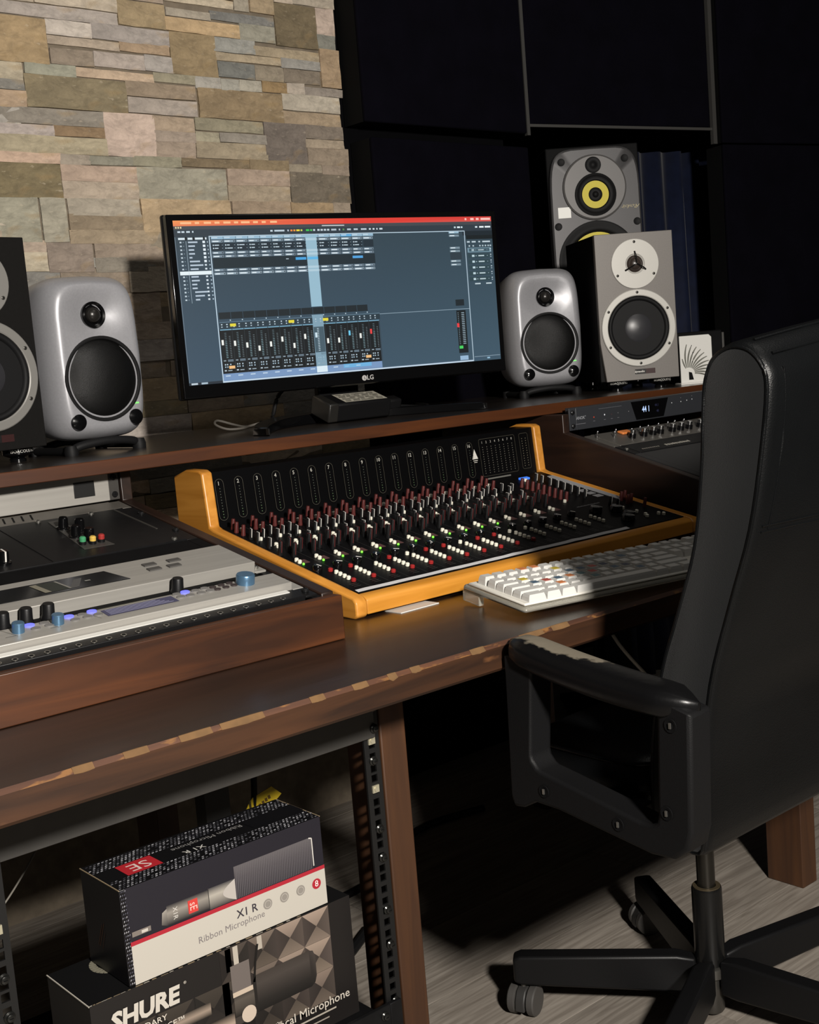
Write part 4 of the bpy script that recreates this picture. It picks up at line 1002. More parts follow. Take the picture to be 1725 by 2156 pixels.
# ------------------------------------------------------------------ silver rounded speakers
def genelec(label, x, y, rz, group):
    e = thing('studio_speaker', label, 'speaker', (x,y,SZ), R(rz), group)
    w_, h_, d_ = .168, .262, .160; z0 = .020; zc = z0+h_/2
    n = 72
    def outline(sx, sz, ex, bulge=0):
        pts = []
        for k in range(n):
            a = 2*math.pi*k/n; c_, s_ = math.cos(a), math.sin(a)
            px = math.copysign(abs(c_)**(2/ex), c_)*sx/2; pz = math.copysign(abs(s_)**(2/ex), s_)*sz/2
            px *= 1+bulge*(.5-abs(pz/(sz/2))**2)*.07-.012*(pz/(sz/2))
            pz *= 1-.05*(px/(sx/2))**2
            pts.append((px, pz))
        return pts
    TW = (0, zc+.067); WF = (0, zc-.034)
    layers = [(-.004,.80,.86,7),(.0,.855,.90,7),(.006,.90,.93,7),(.014,.945,.965,7),(.026,.985,.99,7),(.045,1.0,1.0,7),(.09,.985,.985,5),(.125,.93,.95,5),(.15,.84,.88,4.5),(.163,.70,.76,4),(.168,.4,.45,3)]
    rings = []
    # front face: concentric rings with a dished waveguide round the tweeter
    front = outline(w_*.80, h_*.86, 7, 1)
    def dish(px, pz):
        r = math.hypot((px-TW[0])/1.15, pz-(TW[1]-zc)); return .017*math.exp(-(r/.036)**2)
    for s in (.001,.12,.24,.36,.48,.6,.7,.8,.88,.95):
        rings.append([(px*s, -.006+dish(px*s, pz*s), zc+pz*s) for px, pz in front])
    for (yy, fx, fz, ex) in layers:
        rings.append([(px, yy+ (dish(px,pz)*.6 if yy < 0 else 0), zc+pz) for px, pz in outline(w_*fx, h_*fz, ex, 1)])
    obj('body', MB().loft(rings), silver, e, smooth=60)
    # tweeter
    M = T(TW[0], .0035, TW[1]) @ RX(90)
    obj('tweeter', MB().lathe([(.021,-.004),(.021,.0015),(.017,.0),(.0165,-.003)], 32, 0, M, cap1=False).lathe([(.0125,-.003),(.012,.002),(.0095,.0055),(.005,.0078),(.001,.0085)], 24, 1, M), [blackgl, mat('dark_dome', (42,40,38), .3, metal=.4)], e, smooth=50)
    M = T(WF[0], -.0065, WF[1]) @ RX(90); rw = .0645
    o = obj('woofer_ring', MB().lathe([(rw+.003,-.004),(rw+.003,.0018),(rw,.0024),(rw-.002,.0016),(rw-.003,-.002)], 56, 0, M, cap1=False), rubber, e, smooth=50)
    obj('woofer_grille', MB().lathe([(rw-.003,-.002),(rw-.006,.0),(rw*.75,.0045),(rw*.5,.0075),(rw*.25,.0092),(.001,.0098)], 56, 0, M), mat('perforated_black_steel', (8,8,8), .40, spec=.3, bump=.25, bscale=1600), e, smooth=60)
    for sx_ in (-1, 1):
        M = T(sx_*.0515, -.0063, zc-.099) @ RX(90)
        obj('cap', MB().lathe([(.0125,-.003),(.0125,.0012),(.0108,.0018),(.006,.004),(.001,.005)], 24, 0, M), blackgl, e, smooth=50)
    M = T(.0565, -.0062, zc-.077) @ RX(90)
    obj('indicator', MB().bx(-.006, .003, -.0012, .0012, 0, .0008, 0, M), mat('green_indicator', (120,230,110), .4, emit=.55), e, smooth=0)
    # rubber table stand
    st = MB()
    st.tube(smoothpath([(-.062,.012,.007),(-.045,.006,.0145),(.0,.003,.0185),(.045,.006,.0145),(.062,.012,.007)]), .0068, 10)
    st.tube(smoothpath([(-.062,.13,.007),(0,.14,.017),(.062,.13,.007)]), .0065, 10)
    st.tube([(-.062,.012,.007),(-.062,.13,.007)], .0065, 10); st.tube([(.062,.012,.007),(.062,.13,.007)], .0065, 10)
    for sx_ in (-1, 1): st.lathe([(.011,0),(.0115,.008),(.009,.016)], 16, 0, T(sx_*.062,.010,0)); st.lathe([(.010,0),(.010,.014)], 14, 0, T(sx_*.062,.13,0))
    obj('table_stand', st, rubber, e, smooth=50, label='black rubber table stand')
    return e
genelec('silver rounded studio speaker left of the computer monitor', .918, 1.818, 4, 'silver speakers on the shelf')
genelec('silver rounded studio speaker right of the computer monitor', 2.032, 1.884, -27, 'silver speakers on the shelf')

# ------------------------------------------------------------------ two-way box speakers
baf_grey = mat('grey_baffle', (112,108,104), .45, metal=.2, nscale=400, namt=.06)
baf_blk = mat('black_baffle', (17,16,15), .7, spec=.12, nscale=200, namt=.1)
ring_m = mat('pale_ring', (186,184,178), .4, metal=.25)
cone_m = mat('woofer_cone', (28,28,30), .42, spec=.3)
def dyn(label, x, y, rz, baf, ring_, group):
    e = thing('studio_speaker', label, 'speaker', (x,y,SZ), R(rz), group)
    w_, h_, d_, z0 = .175, .318, .235, .021
    obj('cabinet', MB().bx(-w_/2, w_/2, .0135, d_, z0, z0+h_), mat('black_ash_vinyl', (9,9,9), .55, spec=.12), e, bevel=.0015)
    c = .010
    obj('baffle', MB().prism([(-w_/2,z0+h_),(-w_/2,z0+.085),(-w_/2+c,z0),(w_/2-.0,z0),(w_/2,z0+.085),(w_/2,z0+h_)], 0, .0132, 'Y'), baf, e, bevel=.0012)
    ZT, ZW = z0+h_-.067, z0+h_-.205
    M = T(0, -.0002, ZT) @ RX(90); rt_ = .0535
    obj('tweeter_plate', MB().lathe([(rt_,0),(rt_,.0022),(rt_-.001,.003),(.022,.003),(.019,.0012)], 48, 0, M, cap1=True), ring_, e, smooth=22)
    obj('tweeter_dome', MB().lathe([(.0185,.0012),(.0165,.004),(.014,.005),(.0135,.007),(.008,.0105),(.001,.0118)], 32, 0, M), mat('brown_dome', (52,44,40), .3), e, smooth=50)
    gd = MB()
    for a in (90, 210, 330):
        p = (math.cos(R(a)), math.sin(R(a)))
        gd.tube([M @ Vector((p[0]*.026, p[1]*.026, .0035)), M @ Vector((p[0]*.018, p[1]*.018, .0125)), M @ Vector((0, 0, .0148))], [.0021,.0014,.0013], 8)
    obj('dome_guard', gd, blackgl, e, smooth=50)
    sc_ = screw_mesh(.0030, .0014, mat('dark_screw', (70,68,64), .4, metal=.6))
    for a in (90, 210, 330): inst('screw', sc_, e, M @ T(math.cos(R(a))*.047, math.sin(R(a))*.047, .003))
    M = T(0, -.0004, ZW) @ RX(90); rw = .0835
    obj('woofer_ring', MB().lathe([(rw,0),(rw,.0035),(rw-.0015,.0045),(rw-.0125,.0045),(rw-.0142,.0035),(rw-.0142,.0)], 64, 0, M, cap1=False), ring_, e, smooth=22)
    obj('surround', MB().lathe([(rw-.0143,.001),(rw-.0155,.0045),(rw-.0190,.0062),(rw-.023,.0045),(rw-.0250,.0005)], 56, 0, M, cap1=False), rubber, e, smooth=60)
    obj('cone', MB().lathe([(rw-.0252,.0006),(.050,-.004),(.042,-.007),(.0402,-.0075)], 56, 0, M, cap1=False), cone_m, e, smooth=60)
    obj('dust_cap', MB().lathe([(.0403,-.0075),(.036,-.002),(.026,.003),(.012,.006),(.001,.0068)], 48, 0, M), mat('dust_cap_black', (46,46,49), .36), e, smooth=60)
    for a in range(30, 390, 60): inst('screw', sc_, e, M @ T(math.cos(R(a))*(rw-.0068), math.sin(R(a))*(rw-.0068), .0045))
    cm = CM(); cm.rect(-.023,-.0055,.023,.0055,(14,10,10),0); cm.rect(.002,-.0055,.023,.0055,(44,14,14),1); cm.text('dynaudio', -.0125, .0, .0062, (225,222,216), 2, bold=.01)
    cm.build('name_badge', PRINT, e, T(.010,-.0003,z0+.018) @ RX(90), label='small black and red name badge')
    for i, (fx, fy) in enumerate(((-.045,.035),(.055,.035),(-.055,.2),(.055,.2))):
        f_ = obj('isolation_foot', MB().lathe([(.013,0),(.013,.004),(.0105,.006),(.021,.0105),(.024,.012),(.024,.0205)], 28, 0, T(fx,fy,0)), blackgl, e, smooth=45, label='round black isolation puck')
        if i < 2:
            me_ = CM(); vs2, fs2 = textgeo('ISOACOUSTICS', .0066); o_ = len(me_.v)
            rr = .0242
            base = len(me_.v)
            for (a_, b_) in vs2: t_ = a_/rr; me_.v.append((rr*math.sin(t_), -rr*math.cos(t_), b_))
            for f in fs2: me_.f.append(list(f)); me_.c.append([lin((190,188,182))]*len(f))
            me_.build('print', PRINT, f_, T(fx,fy,.0163))
    return e
dyn('grey-faced box speaker with pale woofer ring at the right end of the shelf', 2.163, 1.738, -33, baf_grey, ring_m, None)
dyn('black-faced box speaker cut off by the left edge of the picture', .730, 1.813, 7, baf_blk, mat('dull_ring', (128,126,122), .45, metal=.25), None)

# ------------------------------------------------------------------ yellow coned speaker in the alcove
kr = thing('studio_speaker', 'tall grey speaker with yellow cones standing in the alcove behind the other speakers', 'speaker', (2.500,2.122,0), R(-37))
kw, kh, kd = .236, .407, .27; kz = 1.105
obj('cabinet', MB().bx(-kw/2-.002, kw/2+.002, .016, kd, kz-.006, kz+kh+.005), mat('black_vinyl', (7,7,8), .75, spec=.2), kr, bevel=.003)
ow = []
for k in range(40):
    a = 2*math.pi*k/40; c_, s_ = math.cos(a), math.sin(a)
    ow.append((math.copysign(abs(c_)**.36, c_), math.copysign(abs(s_)**.36, s_)))
def krring(f, yy): return [(kw/2*f*a, yy, kz+kh/2+(kh/2)*(1-(1-f)*kw/kh)*b) for a, b in ow]
kgrey = mat('graphite_baffle', (66,65,66), .42, metal=.3, nscale=500, namt=.05)
obj('baffle', MB().loft([krring(1.0,.0155), krring(1.0,.008), krring(.985,.002), krring(.95,0), krring(.05,0)]), kgrey, kr, smooth=22)
zt = kz+kh-.1015
obj('driver_plate', MB().lathe([(.083,-.001),(.082,.005),(.078,.0075),(.001,.0075)], 56, 0, T(-.002,0,zt) @ RX(90)), mat('grey_plate', (96,94,93), .45, metal=.2), kr, smooth=22)
Mt = T(-.004,-.0077,zt+.055) @ RX(90)
obj('tweeter', MB().lathe([(.0205,0),(.0205,.002),(.016,.0),(.009,.001),(.006,.004),(.001,.005)], 28, 0, Mt), rubber, kr, smooth=50)
Mm = T(-.002,-.0077,zt-.019) @ RX(90)
yel = mat('yellow_cone', (206,190,30), .5)
obj('midrange_surround', MB().lathe([(.0535,0),(.0535,.004),(.048,.006),(.043,.002),(.037,.003),(.0345,-.001)], 44, 0, Mm, cap1=False), rubber, kr, smooth=50)
obj('midrange_cone', MB().lathe([(.0345,.001),(.018,-.0005)], 40, 0, Mm), yel, kr, smooth=50)
obj('midrange_cap', MB().lathe([(.0182,.0008),(.014,.004),(.008,.003),(.006,.0065),(.001,.008)], 28, 0, Mm), rubber, kr, smooth=50)
Mw = T(-.002,0,kz+.119) @ RX(90)
obj('woofer_surround', MB().lathe([(.103,-.002),(.103,.004),(.096,.006),(.088,.0015),(.080,.0045),(.074,.0)], 56, 0, Mw, cap1=False), rubber, kr, smooth=50)
obj('woofer_cone', MB().lathe([(.0742,.001),(.03,.0002)], 48, 0, Mw), yel, kr, smooth=50)
obj('woofer_cap', MB().lathe([(.031,.001),(.02,.007),(.001,.010)], 32, 0, Mw), blackgl, kr, smooth=50)
bl = mesh('bolt', MB().lathe([(.0095,0),(.0095,.002),(.006,.0008)], 18), rubber)
for bx_, bz_ in ((-.084,kz+kh-.034),(.080,kz+kh-.034),(-.101,kz+.213),(.104,kz+.213)): inst('bolt', bl, kr, T(bx_, -.0004, bz_) @ RX(90))
cm = CM(); cm.rect(-.0165,-.0135,.0165,.0135,(245,245,240),1); cm.build('logo_plate', PRINT, kr, T(-.083,-.0006,kz+.247) @ RX(90), label='white square badge')
cm = CM(); cm.text('Rokit', 0, 0, .0165, (170,158,118), 1, ang=180, shear=.6, sx=1.25, sy=.8); cm.build('lettering', PRINT, kr, T(.092,-.0006,kz+.252) @ RX(90))
ks = thing('speaker_stand', 'black column stand under the yellow-coned speaker in the alcove', 'speaker stand', (2.575,2.215,0), R(-37))
obj('top_plate', MB().bx(-.11, .11, -.11, .11, kz-.020, kz-.0062), blackm, ks, bevel=.002)
obj('column', MB().bx(-.04, .04, -.04, .04, .02, kz-.0202), blackm, ks, bevel=.004); obj('base_plate', MB().bx(-.14, .14, -.14, .14, 0, .0198), blackm, ks, bevel=.003)

# ------------------------------------------------------------------ white fan plate and black box at the right end of the shelf
wf = thing('white_fan_plate', 'white plastic plate with a fan of curved slots beside the grey-faced speaker', 'ornament', (2.300,1.690,SZ), R(-33))
hgt = .108; wp = .0375
obj('plate', MB().prism([(-wp,0),(wp-.006,0),(wp,.012),(wp,hgt-.006),(wp-.006,hgt),(-wp,hgt)], 0, .0045, 'Y'), white_pl, wf, bevel=.0012)
obj('foot', MB().bx(-wp-.004, wp-.004, -.010, .03, 0, .004), white_pl, wf, bevel=.001)
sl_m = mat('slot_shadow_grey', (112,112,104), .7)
for k in range(12):
    a0 = R(112-k*10.5); pts = []
    for j in range(8):
        t = .25+.75*j/7; a_ = a0+.5*(1-t)*.9-.12; rr = (.068-.0022*k)*t
        pts.append((-.016+rr*math.cos(a_), -.0006, .022+rr*math.sin(a_)*1.02))
    pts = [p for p in pts if -wp+.004 < p[0] < wp-.004]
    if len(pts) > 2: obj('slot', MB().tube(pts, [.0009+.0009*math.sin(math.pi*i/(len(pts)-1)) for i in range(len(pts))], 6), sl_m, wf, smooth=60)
obj('slot', MB().prism([(-.019,.010),(-.008,.010),(-.012,.026),(-.019,.028)], -.0004, .0002, 'Y'), blackm, wf)
bb = thing('black_box', 'black box with a metal edge behind the white fan plate', 'box', (2.395,1.745,SZ), R(-33))
obj('body', MB().bx(-.075, .052, 0, .10, 0, .116), blackm, bb, bevel=.003)
obj('metal_edge', MB().bx(.0522, .058, .002, .012, .02, .110), darkgrey, bb, bevel=.001)
# ------------------------------------------------------------------ office chair
ch = thing('office_chair', 'black leather office chair with worn armrest pulled up to the desk', 'office chair', (1.437,1.087,0))
XL, XR = 1.030, 1.570
prof = [(.778,.471),(.771,.56),(.757,.655),(.728,.743),(.700,.822),(.683,.90),(.674,.96),(.678,.985),(.694,1.003),(.717,1.008),(.739,.998),(.752,.975),(.757,.94),(.763,.877),(.776,.803),(.802,.73),(.825,.67),(.842,.60),(.850,.53),(.845,.482),(.815,.466)]
def dense(P, n=4):
    out = []; m = len(P)
    for i in range(m):
        p0, p1, p2, p3 = (Vector(P[(i+d) % m]) for d in (-1, 0, 1, 2))
        for k in range(n):
            t = k/n; q = .5*((2*p1)+(-p0+p2)*t+(2*p0-5*p1+4*p2-p3)*t*t+(-p0+3*p1-3*p2+p3)*t**3); out.append((q.x, q.y))
    return out
prof = dense(prof)
cy0 = sum(p[0] for p in prof)/len(prof); cz0 = sum(p[1] for p in prof)/len(prof)
NRM = []
for i in range(len(prof)):
    a_ = Vector(prof[i-1]); b_ = Vector(prof[(i+1) % len(prof)]); t_ = (b_-a_).normalized(); NRM.append(Vector((t_.y, -t_.x)))
if sum((NRM[i].x*(.765-prof[i][0])) for i in range(len(prof))) < 0: NRM = [-q for q in NRM]
def backring(x, inset):
    t = (x-XL)/(XR-XL); c_ = math.sin(math.pi*t)
    out = []
    for (y, z) in prof:
        n_ = NRM[len(out)]; yy = y+n_.x*inset; zz = z+n_.y*inset
        zz += .022*c_*max(0, (z-.85)/.15); yy -= .020*c_*(1 if y < .76 else -.2)*min(1, max(.3, (z-.45)/.4))
        out.append((x, yy, zz))
    return out
xs = [(XL,.0065),(XL+.0022,.003),(XL+.006,.0008),(XL+.012,0)]+[(XL+(XR-XL)*k/12,0) for k in range(1,12)]+[(XR-.012,0),(XR-.006,.0008),(XR-.0022,.003),(XR,.0065)]
mb = MB().loft([backring(x, i) for x, i in xs]); 
mb.m[-1] = 1; mb.m[-2] = 1
obj('backrest', mb, [leather, fabric_blk], ch, world=True, smooth=38)
obj('piping', MB().tube([(XL+.0012, p[1], p[2]) for p in backring(XL+.001,.0042)], .0022, 6, closed=True), leather, ch, world=True, smooth=60)
# seams across the back
def seam(z_, yoff, name='seam', r=.0016, x0=XL+.012):
    pts = []
    for k in range(25):
        x = x0+(XR-.02-x0)*k/24; rg = backring(x, 0)
        lo = [(q[2], q[1]) for q in rg[:25]]
        y = None
        for (za, ya), (zb, yb) in zip(lo, lo[1:]):
            if za <= z_ <= zb: y = ya+(yb-ya)*(z_-za)/(zb-za)
        pts.append((x, (y if y is not None else lo[-1][1])+yoff, z_))
    return obj(name, MB().tube(pts, r, 6), leather, ch, world=True, smooth=60)
seam(.826, .0004); seam(.820, .0006)
for zz in (29, 33):
    pts = []
    for k in range(25):
        x = XL+.016+(XR-XL-.03)*k/24; rg = backring(x, 0); a = Vector(rg[zz]); b = Vector(rg[zz+1]); pts.append(a.lerp(b, .5)+Vector((0,-.0006,.0006)))
    obj('seam', MB().tube(pts, .0017, 6), leather, ch, world=True, smooth=60)
# upper cushion line running down the rear left
pts = []
for k in range(12):
    z_ = .822+.16*k/11; rg = backring(XL+.024, 0); lo = [(q[2], q[1]) for q in rg[:27]]; y = lo[-1][1]
    for (za, ya), (zb, yb) in zip(lo, lo[1:]):
        if za <= z_ <= zb: y = ya+(yb-ya)*(z_-za)/(zb-za)
    pts.append((XL+.022+.003*math.sin(k*.28), y+.0006, z_))
obj('seam', MB().tube(pts, .0016, 6), leather, ch, world=True, smooth=60)
# seat
def cushion(x0, x1, y0, y1, z0, z1, ex=6):
    rings = []
    n = 40
    for (t, f) in ((0,.90),(.06,.965),(.2,.995),(.5,1),(.8,.995),(.92,.965),(.985,.90),(1.0,.5),(1.0,.02)):
        r_ = []
        for k in range(n):
            a = 2*math.pi*k/n; c_, s_ = math.cos(a), math.sin(a)
            r_.append(((x0+x1)/2+math.copysign(abs(c_)**(2/ex), c_)*(x1-x0)/2*f, (y0+y1)/2+math.copysign(abs(s_)**(2/ex), s_)*(y1-y0)/2*f, z0+(z1-z0)*t+(.012*(1-f) if t == 1 else 0)))
        rings.append(r_)
    return MB().loft(rings)
obj('seat', cushion(1.036, 1.566, .85, 1.065, .475, .552), leather, ch, world=True, smooth=50)
pp_ = []
for k in range(40):
    a = 2*math.pi*k/40; c_, s_ = math.cos(a), math.sin(a)
    pp_.append((1.301+math.copysign(abs(c_)**(1/3), c_)*.262, .9575+math.copysign(abs(s_)**(1/3), s_)*.105, .5435))
obj('seat_piping', MB().tube(pp_, .0022, 6, closed=True), leather, ch, world=True, smooth=60)
obj('seat_plate', MB().bx(1.16, 1.50, .93, 1.18, .430, .474), blackp, ch, bevel=.01, world=True)
# arms: closed loop with padded top
armpad = bpy.data.materials.new('worn_arm_leather'); armpad.use_nodes = True
nt = armpad.node_tree; b = nt.nodes['Principled BSDF']; N = nt.nodes.new; L = nt.links.new
b.inputs['Roughness'].default_value = .33; b.inputs['Specular IOR Level'].default_value = .3
tc = N('ShaderNodeTexCoord'); sx_ = N('ShaderNodeSeparateXYZ'); L(tc.outputs['Object'], sx_.inputs[0])
nz = N('ShaderNodeTexNoise'); nz.inputs['Scale'].default_value = 55; nz.inputs['Detail'].default_value = 8; L(tc.outputs['Object'], nz.inputs[0])
# worn where the forearm rubs: front two thirds, upper inner side
def mrange(src, a, b_, c, d):
    m_ = N('ShaderNodeMapRange'); m_.inputs[1].default_value = a; m_.inputs[2].default_value = b_; m_.inputs[3].default_value = c; m_.inputs[4].default_value = d; L(src, m_.inputs[0]); return m_.outputs[0]
fy = mrange(sx_.outputs['Y'], -.06, .02, 0, 1); fx = mrange(sx_.outputs['X'], -.022, .012, .0, 1); fz = mrange(sx_.outputs['Z'], .004, .018, 0, 1)
def mul(a, b_):
    m_ = N('ShaderNodeMath'); m_.operation = 'MULTIPLY'; L(a, m_.inputs[0]); L(b_, m_.inputs[1]); return m_.outputs[0]
msk = mul(mul(fy, fx), fz)
add = N('ShaderNodeMath'); L(msk, add.inputs[0]); L(nz.outputs[0], add.inputs[1])
crr = N('ShaderNodeValToRGB'); crr.color_ramp.elements[0].position = 1.0; crr.color_ramp.elements[1].position = 1.06
dv = N('ShaderNodeMath'); dv.operation = 'MULTIPLY'; dv.inputs[1].default_value = 1.0; L(add.outputs[0], dv.inputs[0])
mrr = mrange(dv.outputs[0], .80, .96, 0, 1)
mx = N('ShaderNodeMix'); mx.data_type = 'RGBA'; L(mrr, mx.inputs[0]); mx.inputs[6].default_value = lin((9,9,10)); mx.inputs[7].default_value = lin((104,97,84))
L(mx.outputs[2], b.inputs['Base Color']); L(mrange(mrr, 0, 1, .33, .9), b.inputs['Roughness'])
bp = N('ShaderNodeBump'); bp.inputs['Strength'].default_value = .3; bp.inputs['Distance'].default_value = .002; L(nz.outputs[0], bp.inputs['Height']); L(bp.outputs[0], b.inputs['Normal'])
armplastic = mat('arm_plastic', (14,14,15), .55, spec=.18, bump=.12, bscale=700)
def arm(xc, sgn):
    # pad
    pad = MB(); rings = []
    n = 24
    for k in range(17):
        t = k/16; y = .742+.261*t; f = min(1, (math.sin(min(1, t/.16)*math.pi/2)) if t < .16 else 1, (math.sin(min(1, (1-t)/.10)*math.pi/2)) if t > .90 else 1); f = max(f, .10)
        zt = .648+.033*t-.006*math.sin(math.pi*t); hw = (.0255+.004*math.sin(math.pi*t)); hh = .0165
        rings.append([(math.copysign(abs(math.cos(a))**.7, math.cos(a))*hw*f, y-.90, zt-.66+math.copysign(abs(math.sin(a))**.7, math.sin(a))*hh*(.3+.7*f)) for a in [2*math.pi*i/n for i in range(n)]])
    pad.loft(rings)
    obj('armrest_pad', pad, armpad, ch, M=MW[ch].inverted() @ T(xc, .90, .66), smooth=60)
    outer = [(1.000,.672),(1.004,.50),(1.000,.490),(.985,.492),(.965,.503),(.93,.502),(.80,.484),(.770,.486),(.752,.500),(.746,.52),(.740,.645),(.78,.655)]
    inner = [(.958,.660),(.968,.56),(.967,.553),(.960,.545),(.955,.542),(.92,.536),(.815,.517),(.800,.516),(.791,.521),(.789,.53),(.783,.640),(.80,.648)]
    mb = MB(); n = len(outer); vs_ = []
    for x in (xc-.018, xc+.018): vs_ += [(x, a, b_) for a, b_ in outer]+[(x, a, b_) for a, b_ in inner]
    fs = []
    for i in range(n):
        j = (i+1) % n
        fs += [(i, j, n+j, n+i), (2*n+i, 3*n+i, 3*n+j, 2*n+j), (i, 2*n+i, 2*n+j, j), (n+i, n+j, 3*n+j, 3*n+i)]
    mb.add(vs_, fs)
    obj('arm_frame', mb, armplastic, ch, world=True, bevel=.007, seg=3)
    sm = mesh('screw', MB().lathe([(.0075,0),(.0075,.001),(.0045,.0005),(.004,-.004)], 14).bx(-.003,.003,-.0012,.0012,.0006,.0022,1), [blackm, steel])
    for (y, z) in ((.949,.520),(.842,.507),(.776,.535),(.765,.630)): inst('screw', sm, ch, MW[ch].inverted() @ T(xc-.0182*sgn, y, z) @ RY(-90*sgn))
arm(.985, 1); arm(1.612, -1)
for xa, xb in ((1.0032,1.05),(1.55,1.5938)):
    obj('arm_bracket', MB().bx(xa, xb, .86, .93, .487, .505), blackp, ch, world=True, bevel=.003)
# column and star base
Mh = MW[ch].inverted() @ T(1.437,1.087,0)
obj('gas_piston', MB().lathe([(.0135,.19),(.0135,.435)], 20, 0, Mh), mat('dark_piston', (66,64,60), .3, metal=.9), ch, smooth=40)
obj('column_sleeve', MB().lathe([(.0225,.083),(.0225,.199),(.0215,.2025),(.0165,.2025),(.0165,.195)], 28, 0, Mh, cap1=False), mat('black_sleeve', (22,22,22), .25, metal=.3), ch, smooth=40)
obj('sleeve_collar', MB().lathe([(.0205,.2026),(.0205,.204),(.0142,.204),(.0142,.2028)], 28, 0, Mh), mat('brass_collar', (84,74,56), .5, metal=.5), ch, smooth=40)
obj('hub', MB().lathe([(.0160,.006),(.0185,.010),(.0185,.06),(.027,.066),(.027,.080),(.0235,.0828)], 28, 0, Mh), mat('hub_steel', (92,90,86), .35, metal=.8), ch, smooth=40)
for k in range(5):
    a = 131-72*k; Ma = Mh @ RZ(a)
    obj('base_leg', MB().loft([[(.022,-.012,.040),(.022,.012,.040),(.022,.012,.092),(.022,-.012,.092)],[(.05,-.0145,.040),(.05,.0145,.040),(.05,.0145,.098),(.05,-.0145,.098)],[(.285,-.0145,.052),(.285,.0145,.052),(.285,.0145,.098),(.285,-.0145,.098)],[(.297,-.0125,.056),(.297,.0125,.056),(.297,.0125,.094),(.297,-.0125,.094)]]), blackp, ch, M=Ma, bevel=.004, seg=3)
    cs = obj('caster', MB().prism([(.0235,.012),(.0225,.028),(.014,.042),(0,.0475),(-.014,.044),(-.0235,.03),(-.024,.018)], -.008, .008, 'Y'), mat('caster_hood', (46,45,44), .5), ch, M=Ma @ T(.283,0,0) @ RZ(70+25*k), bevel=.002)
    for sg in (-1, 1): obj('wheel', MB().lathe([(.0215,-.0065),(.0235,-.0045),(.0235,.0045),(.0205,.0065),(.006,.0072)], 24, 0, T(.0,sg*.0155,.0235) @ RX(90*sg)), mat('caster_wheel', (66,64,62), .5), cs, smooth=40)
    obj('caster_pin', MB().lathe([(.005,.044),(.005,.056)], 10), steel, ch, M=Ma @ T(.283,0,0))

# ------------------------------------------------------------------ rack and boxes under the desk
ur = thing('equipment_rack', 'black steel equipment rack frame with square holes under the left of the desk', 'equipment rack', (.68,1.35,0))
def strip(x0, x1, y, z0, z1, th=.003):
    mb = MB(); hx0, hx1 = (x0+x1)/2-.0048, (x0+x1)/2+.0048
    zs = [z0]; z = z0+.008; holes = []
    step = (.0159,.0159,.0127); k = 0
    while z+.0096 < z1-.004:
        holes.append((z, z+.0096)); z += step[k % 3]; k += 1
    for (xa, xb) in ((x0, hx0), (hx1, x1)): mb.bx(xa, xb, y, y+th, z0, z1)
    prev = z0
    for (a, b_) in holes+[(z1, z1)]:
        if a-prev > .0008: mb.bx(hx0, hx1, y, y+th, prev, a)
        prev = b_
    mb.bx(x0, x0+.002, y+th, y+.03, z0, z1) if x0 < .6 else mb.bx(x1-.002, x1, y+th, y+.03, z0, z1)
    return mb
rk = mat('rack_black_steel', (30,30,30), .42, metal=.3)
zt = DZ-.036
obj('front_rail', strip(.918, .9425, 1.214, .0, zt), rk, ur, world=True, smooth=0)
obj('front_rail', strip(.4165, .441, 1.214, .0, zt), rk, ur, world=True, smooth=0)
obj('rear_rail', MB().bx(.90, .943, 1.60, 1.63, 0, zt), rk, ur, world=True, smooth=0)
obj('rear_rail', MB().bx(.416, .46, 1.60, 1.63, 0, zt), rk, ur, world=True, smooth=0)
obj('top_plate', MB().bx(.438, .932, 1.207, 1.2132, .545, .645), mat('blank_plate_grey', (56,54,51), .6, nscale=40, namt=.1), ur, world=True, bevel=.0008, label='dark grey blank plate across the top')
scr_r = mesh('screw', MB().lathe([(.0062,0),(.0062,.0016),(.0045,.003),(.0042,.0052),(.0025,.0060)], 14).bx(-.0022,.0022,-.0006,.0006,.0058,.0064,1), [mat('bright_black_screw', (60,60,58), .25, metal=.8), blackm])
nut = mesh('cage_nut', MB().bx(-.0052, .0052, -.0048, .0048, 0, .0022).lathe([(.0030,.0022),(.0030,.0034),(.0018,.0034)], 12), mat('zinc_nut', (188,182,158), .4, metal=.5))
for x, z in ((.931,.585),(.930,.557),(.930,.513),(.931,.422),(.932,.383),(.932,.312),(.932,.264),(.932,.186),(.429,.421),(.430,.379),(.429,.59)): inst('screw', scr_r, ur, MW[ur].inverted() @ T(x, 1.2066 if z > .545 else 1.2138, z) @ RX(90))
for x, z in ((.9295,.540),(.9295,.476),(.4285,.474)): inst('cage_nut', nut, ur, MW[ur].inverted() @ T(x, 1.2138, z) @ RX(90))
lu = thing('rack_device', 'black rack device at the bottom of the under-desk rack carrying the boxes', 'rack unit', (.68,1.35,.10))
obj('face_panel', MB().bx(.4415, .9175, 1.2062, 1.2125, .105, .190), blackpanel, lu, world=True, bevel=.0008)
obj('ear', MB().bx(.9177, .9365, 1.2062, 1.2125, .105, .190), blackpanel, lu, world=True, bevel=.0008); obj('ear', MB().bx(.4225, .4413, 1.2062, 1.2125, .105, .190), blackpanel, lu, world=True, bevel=.0008)
obj('chassis', MB().bx(.4445, .9145, 1.2127, 1.58, .108, .172), blackm, lu, world=True, bevel=.001)
inst('screw', scr_r, lu, MW[lu].inverted() @ T(.907, 1.206, .178) @ RX(90)); inst('screw', scr_r, lu, MW[lu].inverted() @ T(.929, 1.206, .118) @ RX(90))

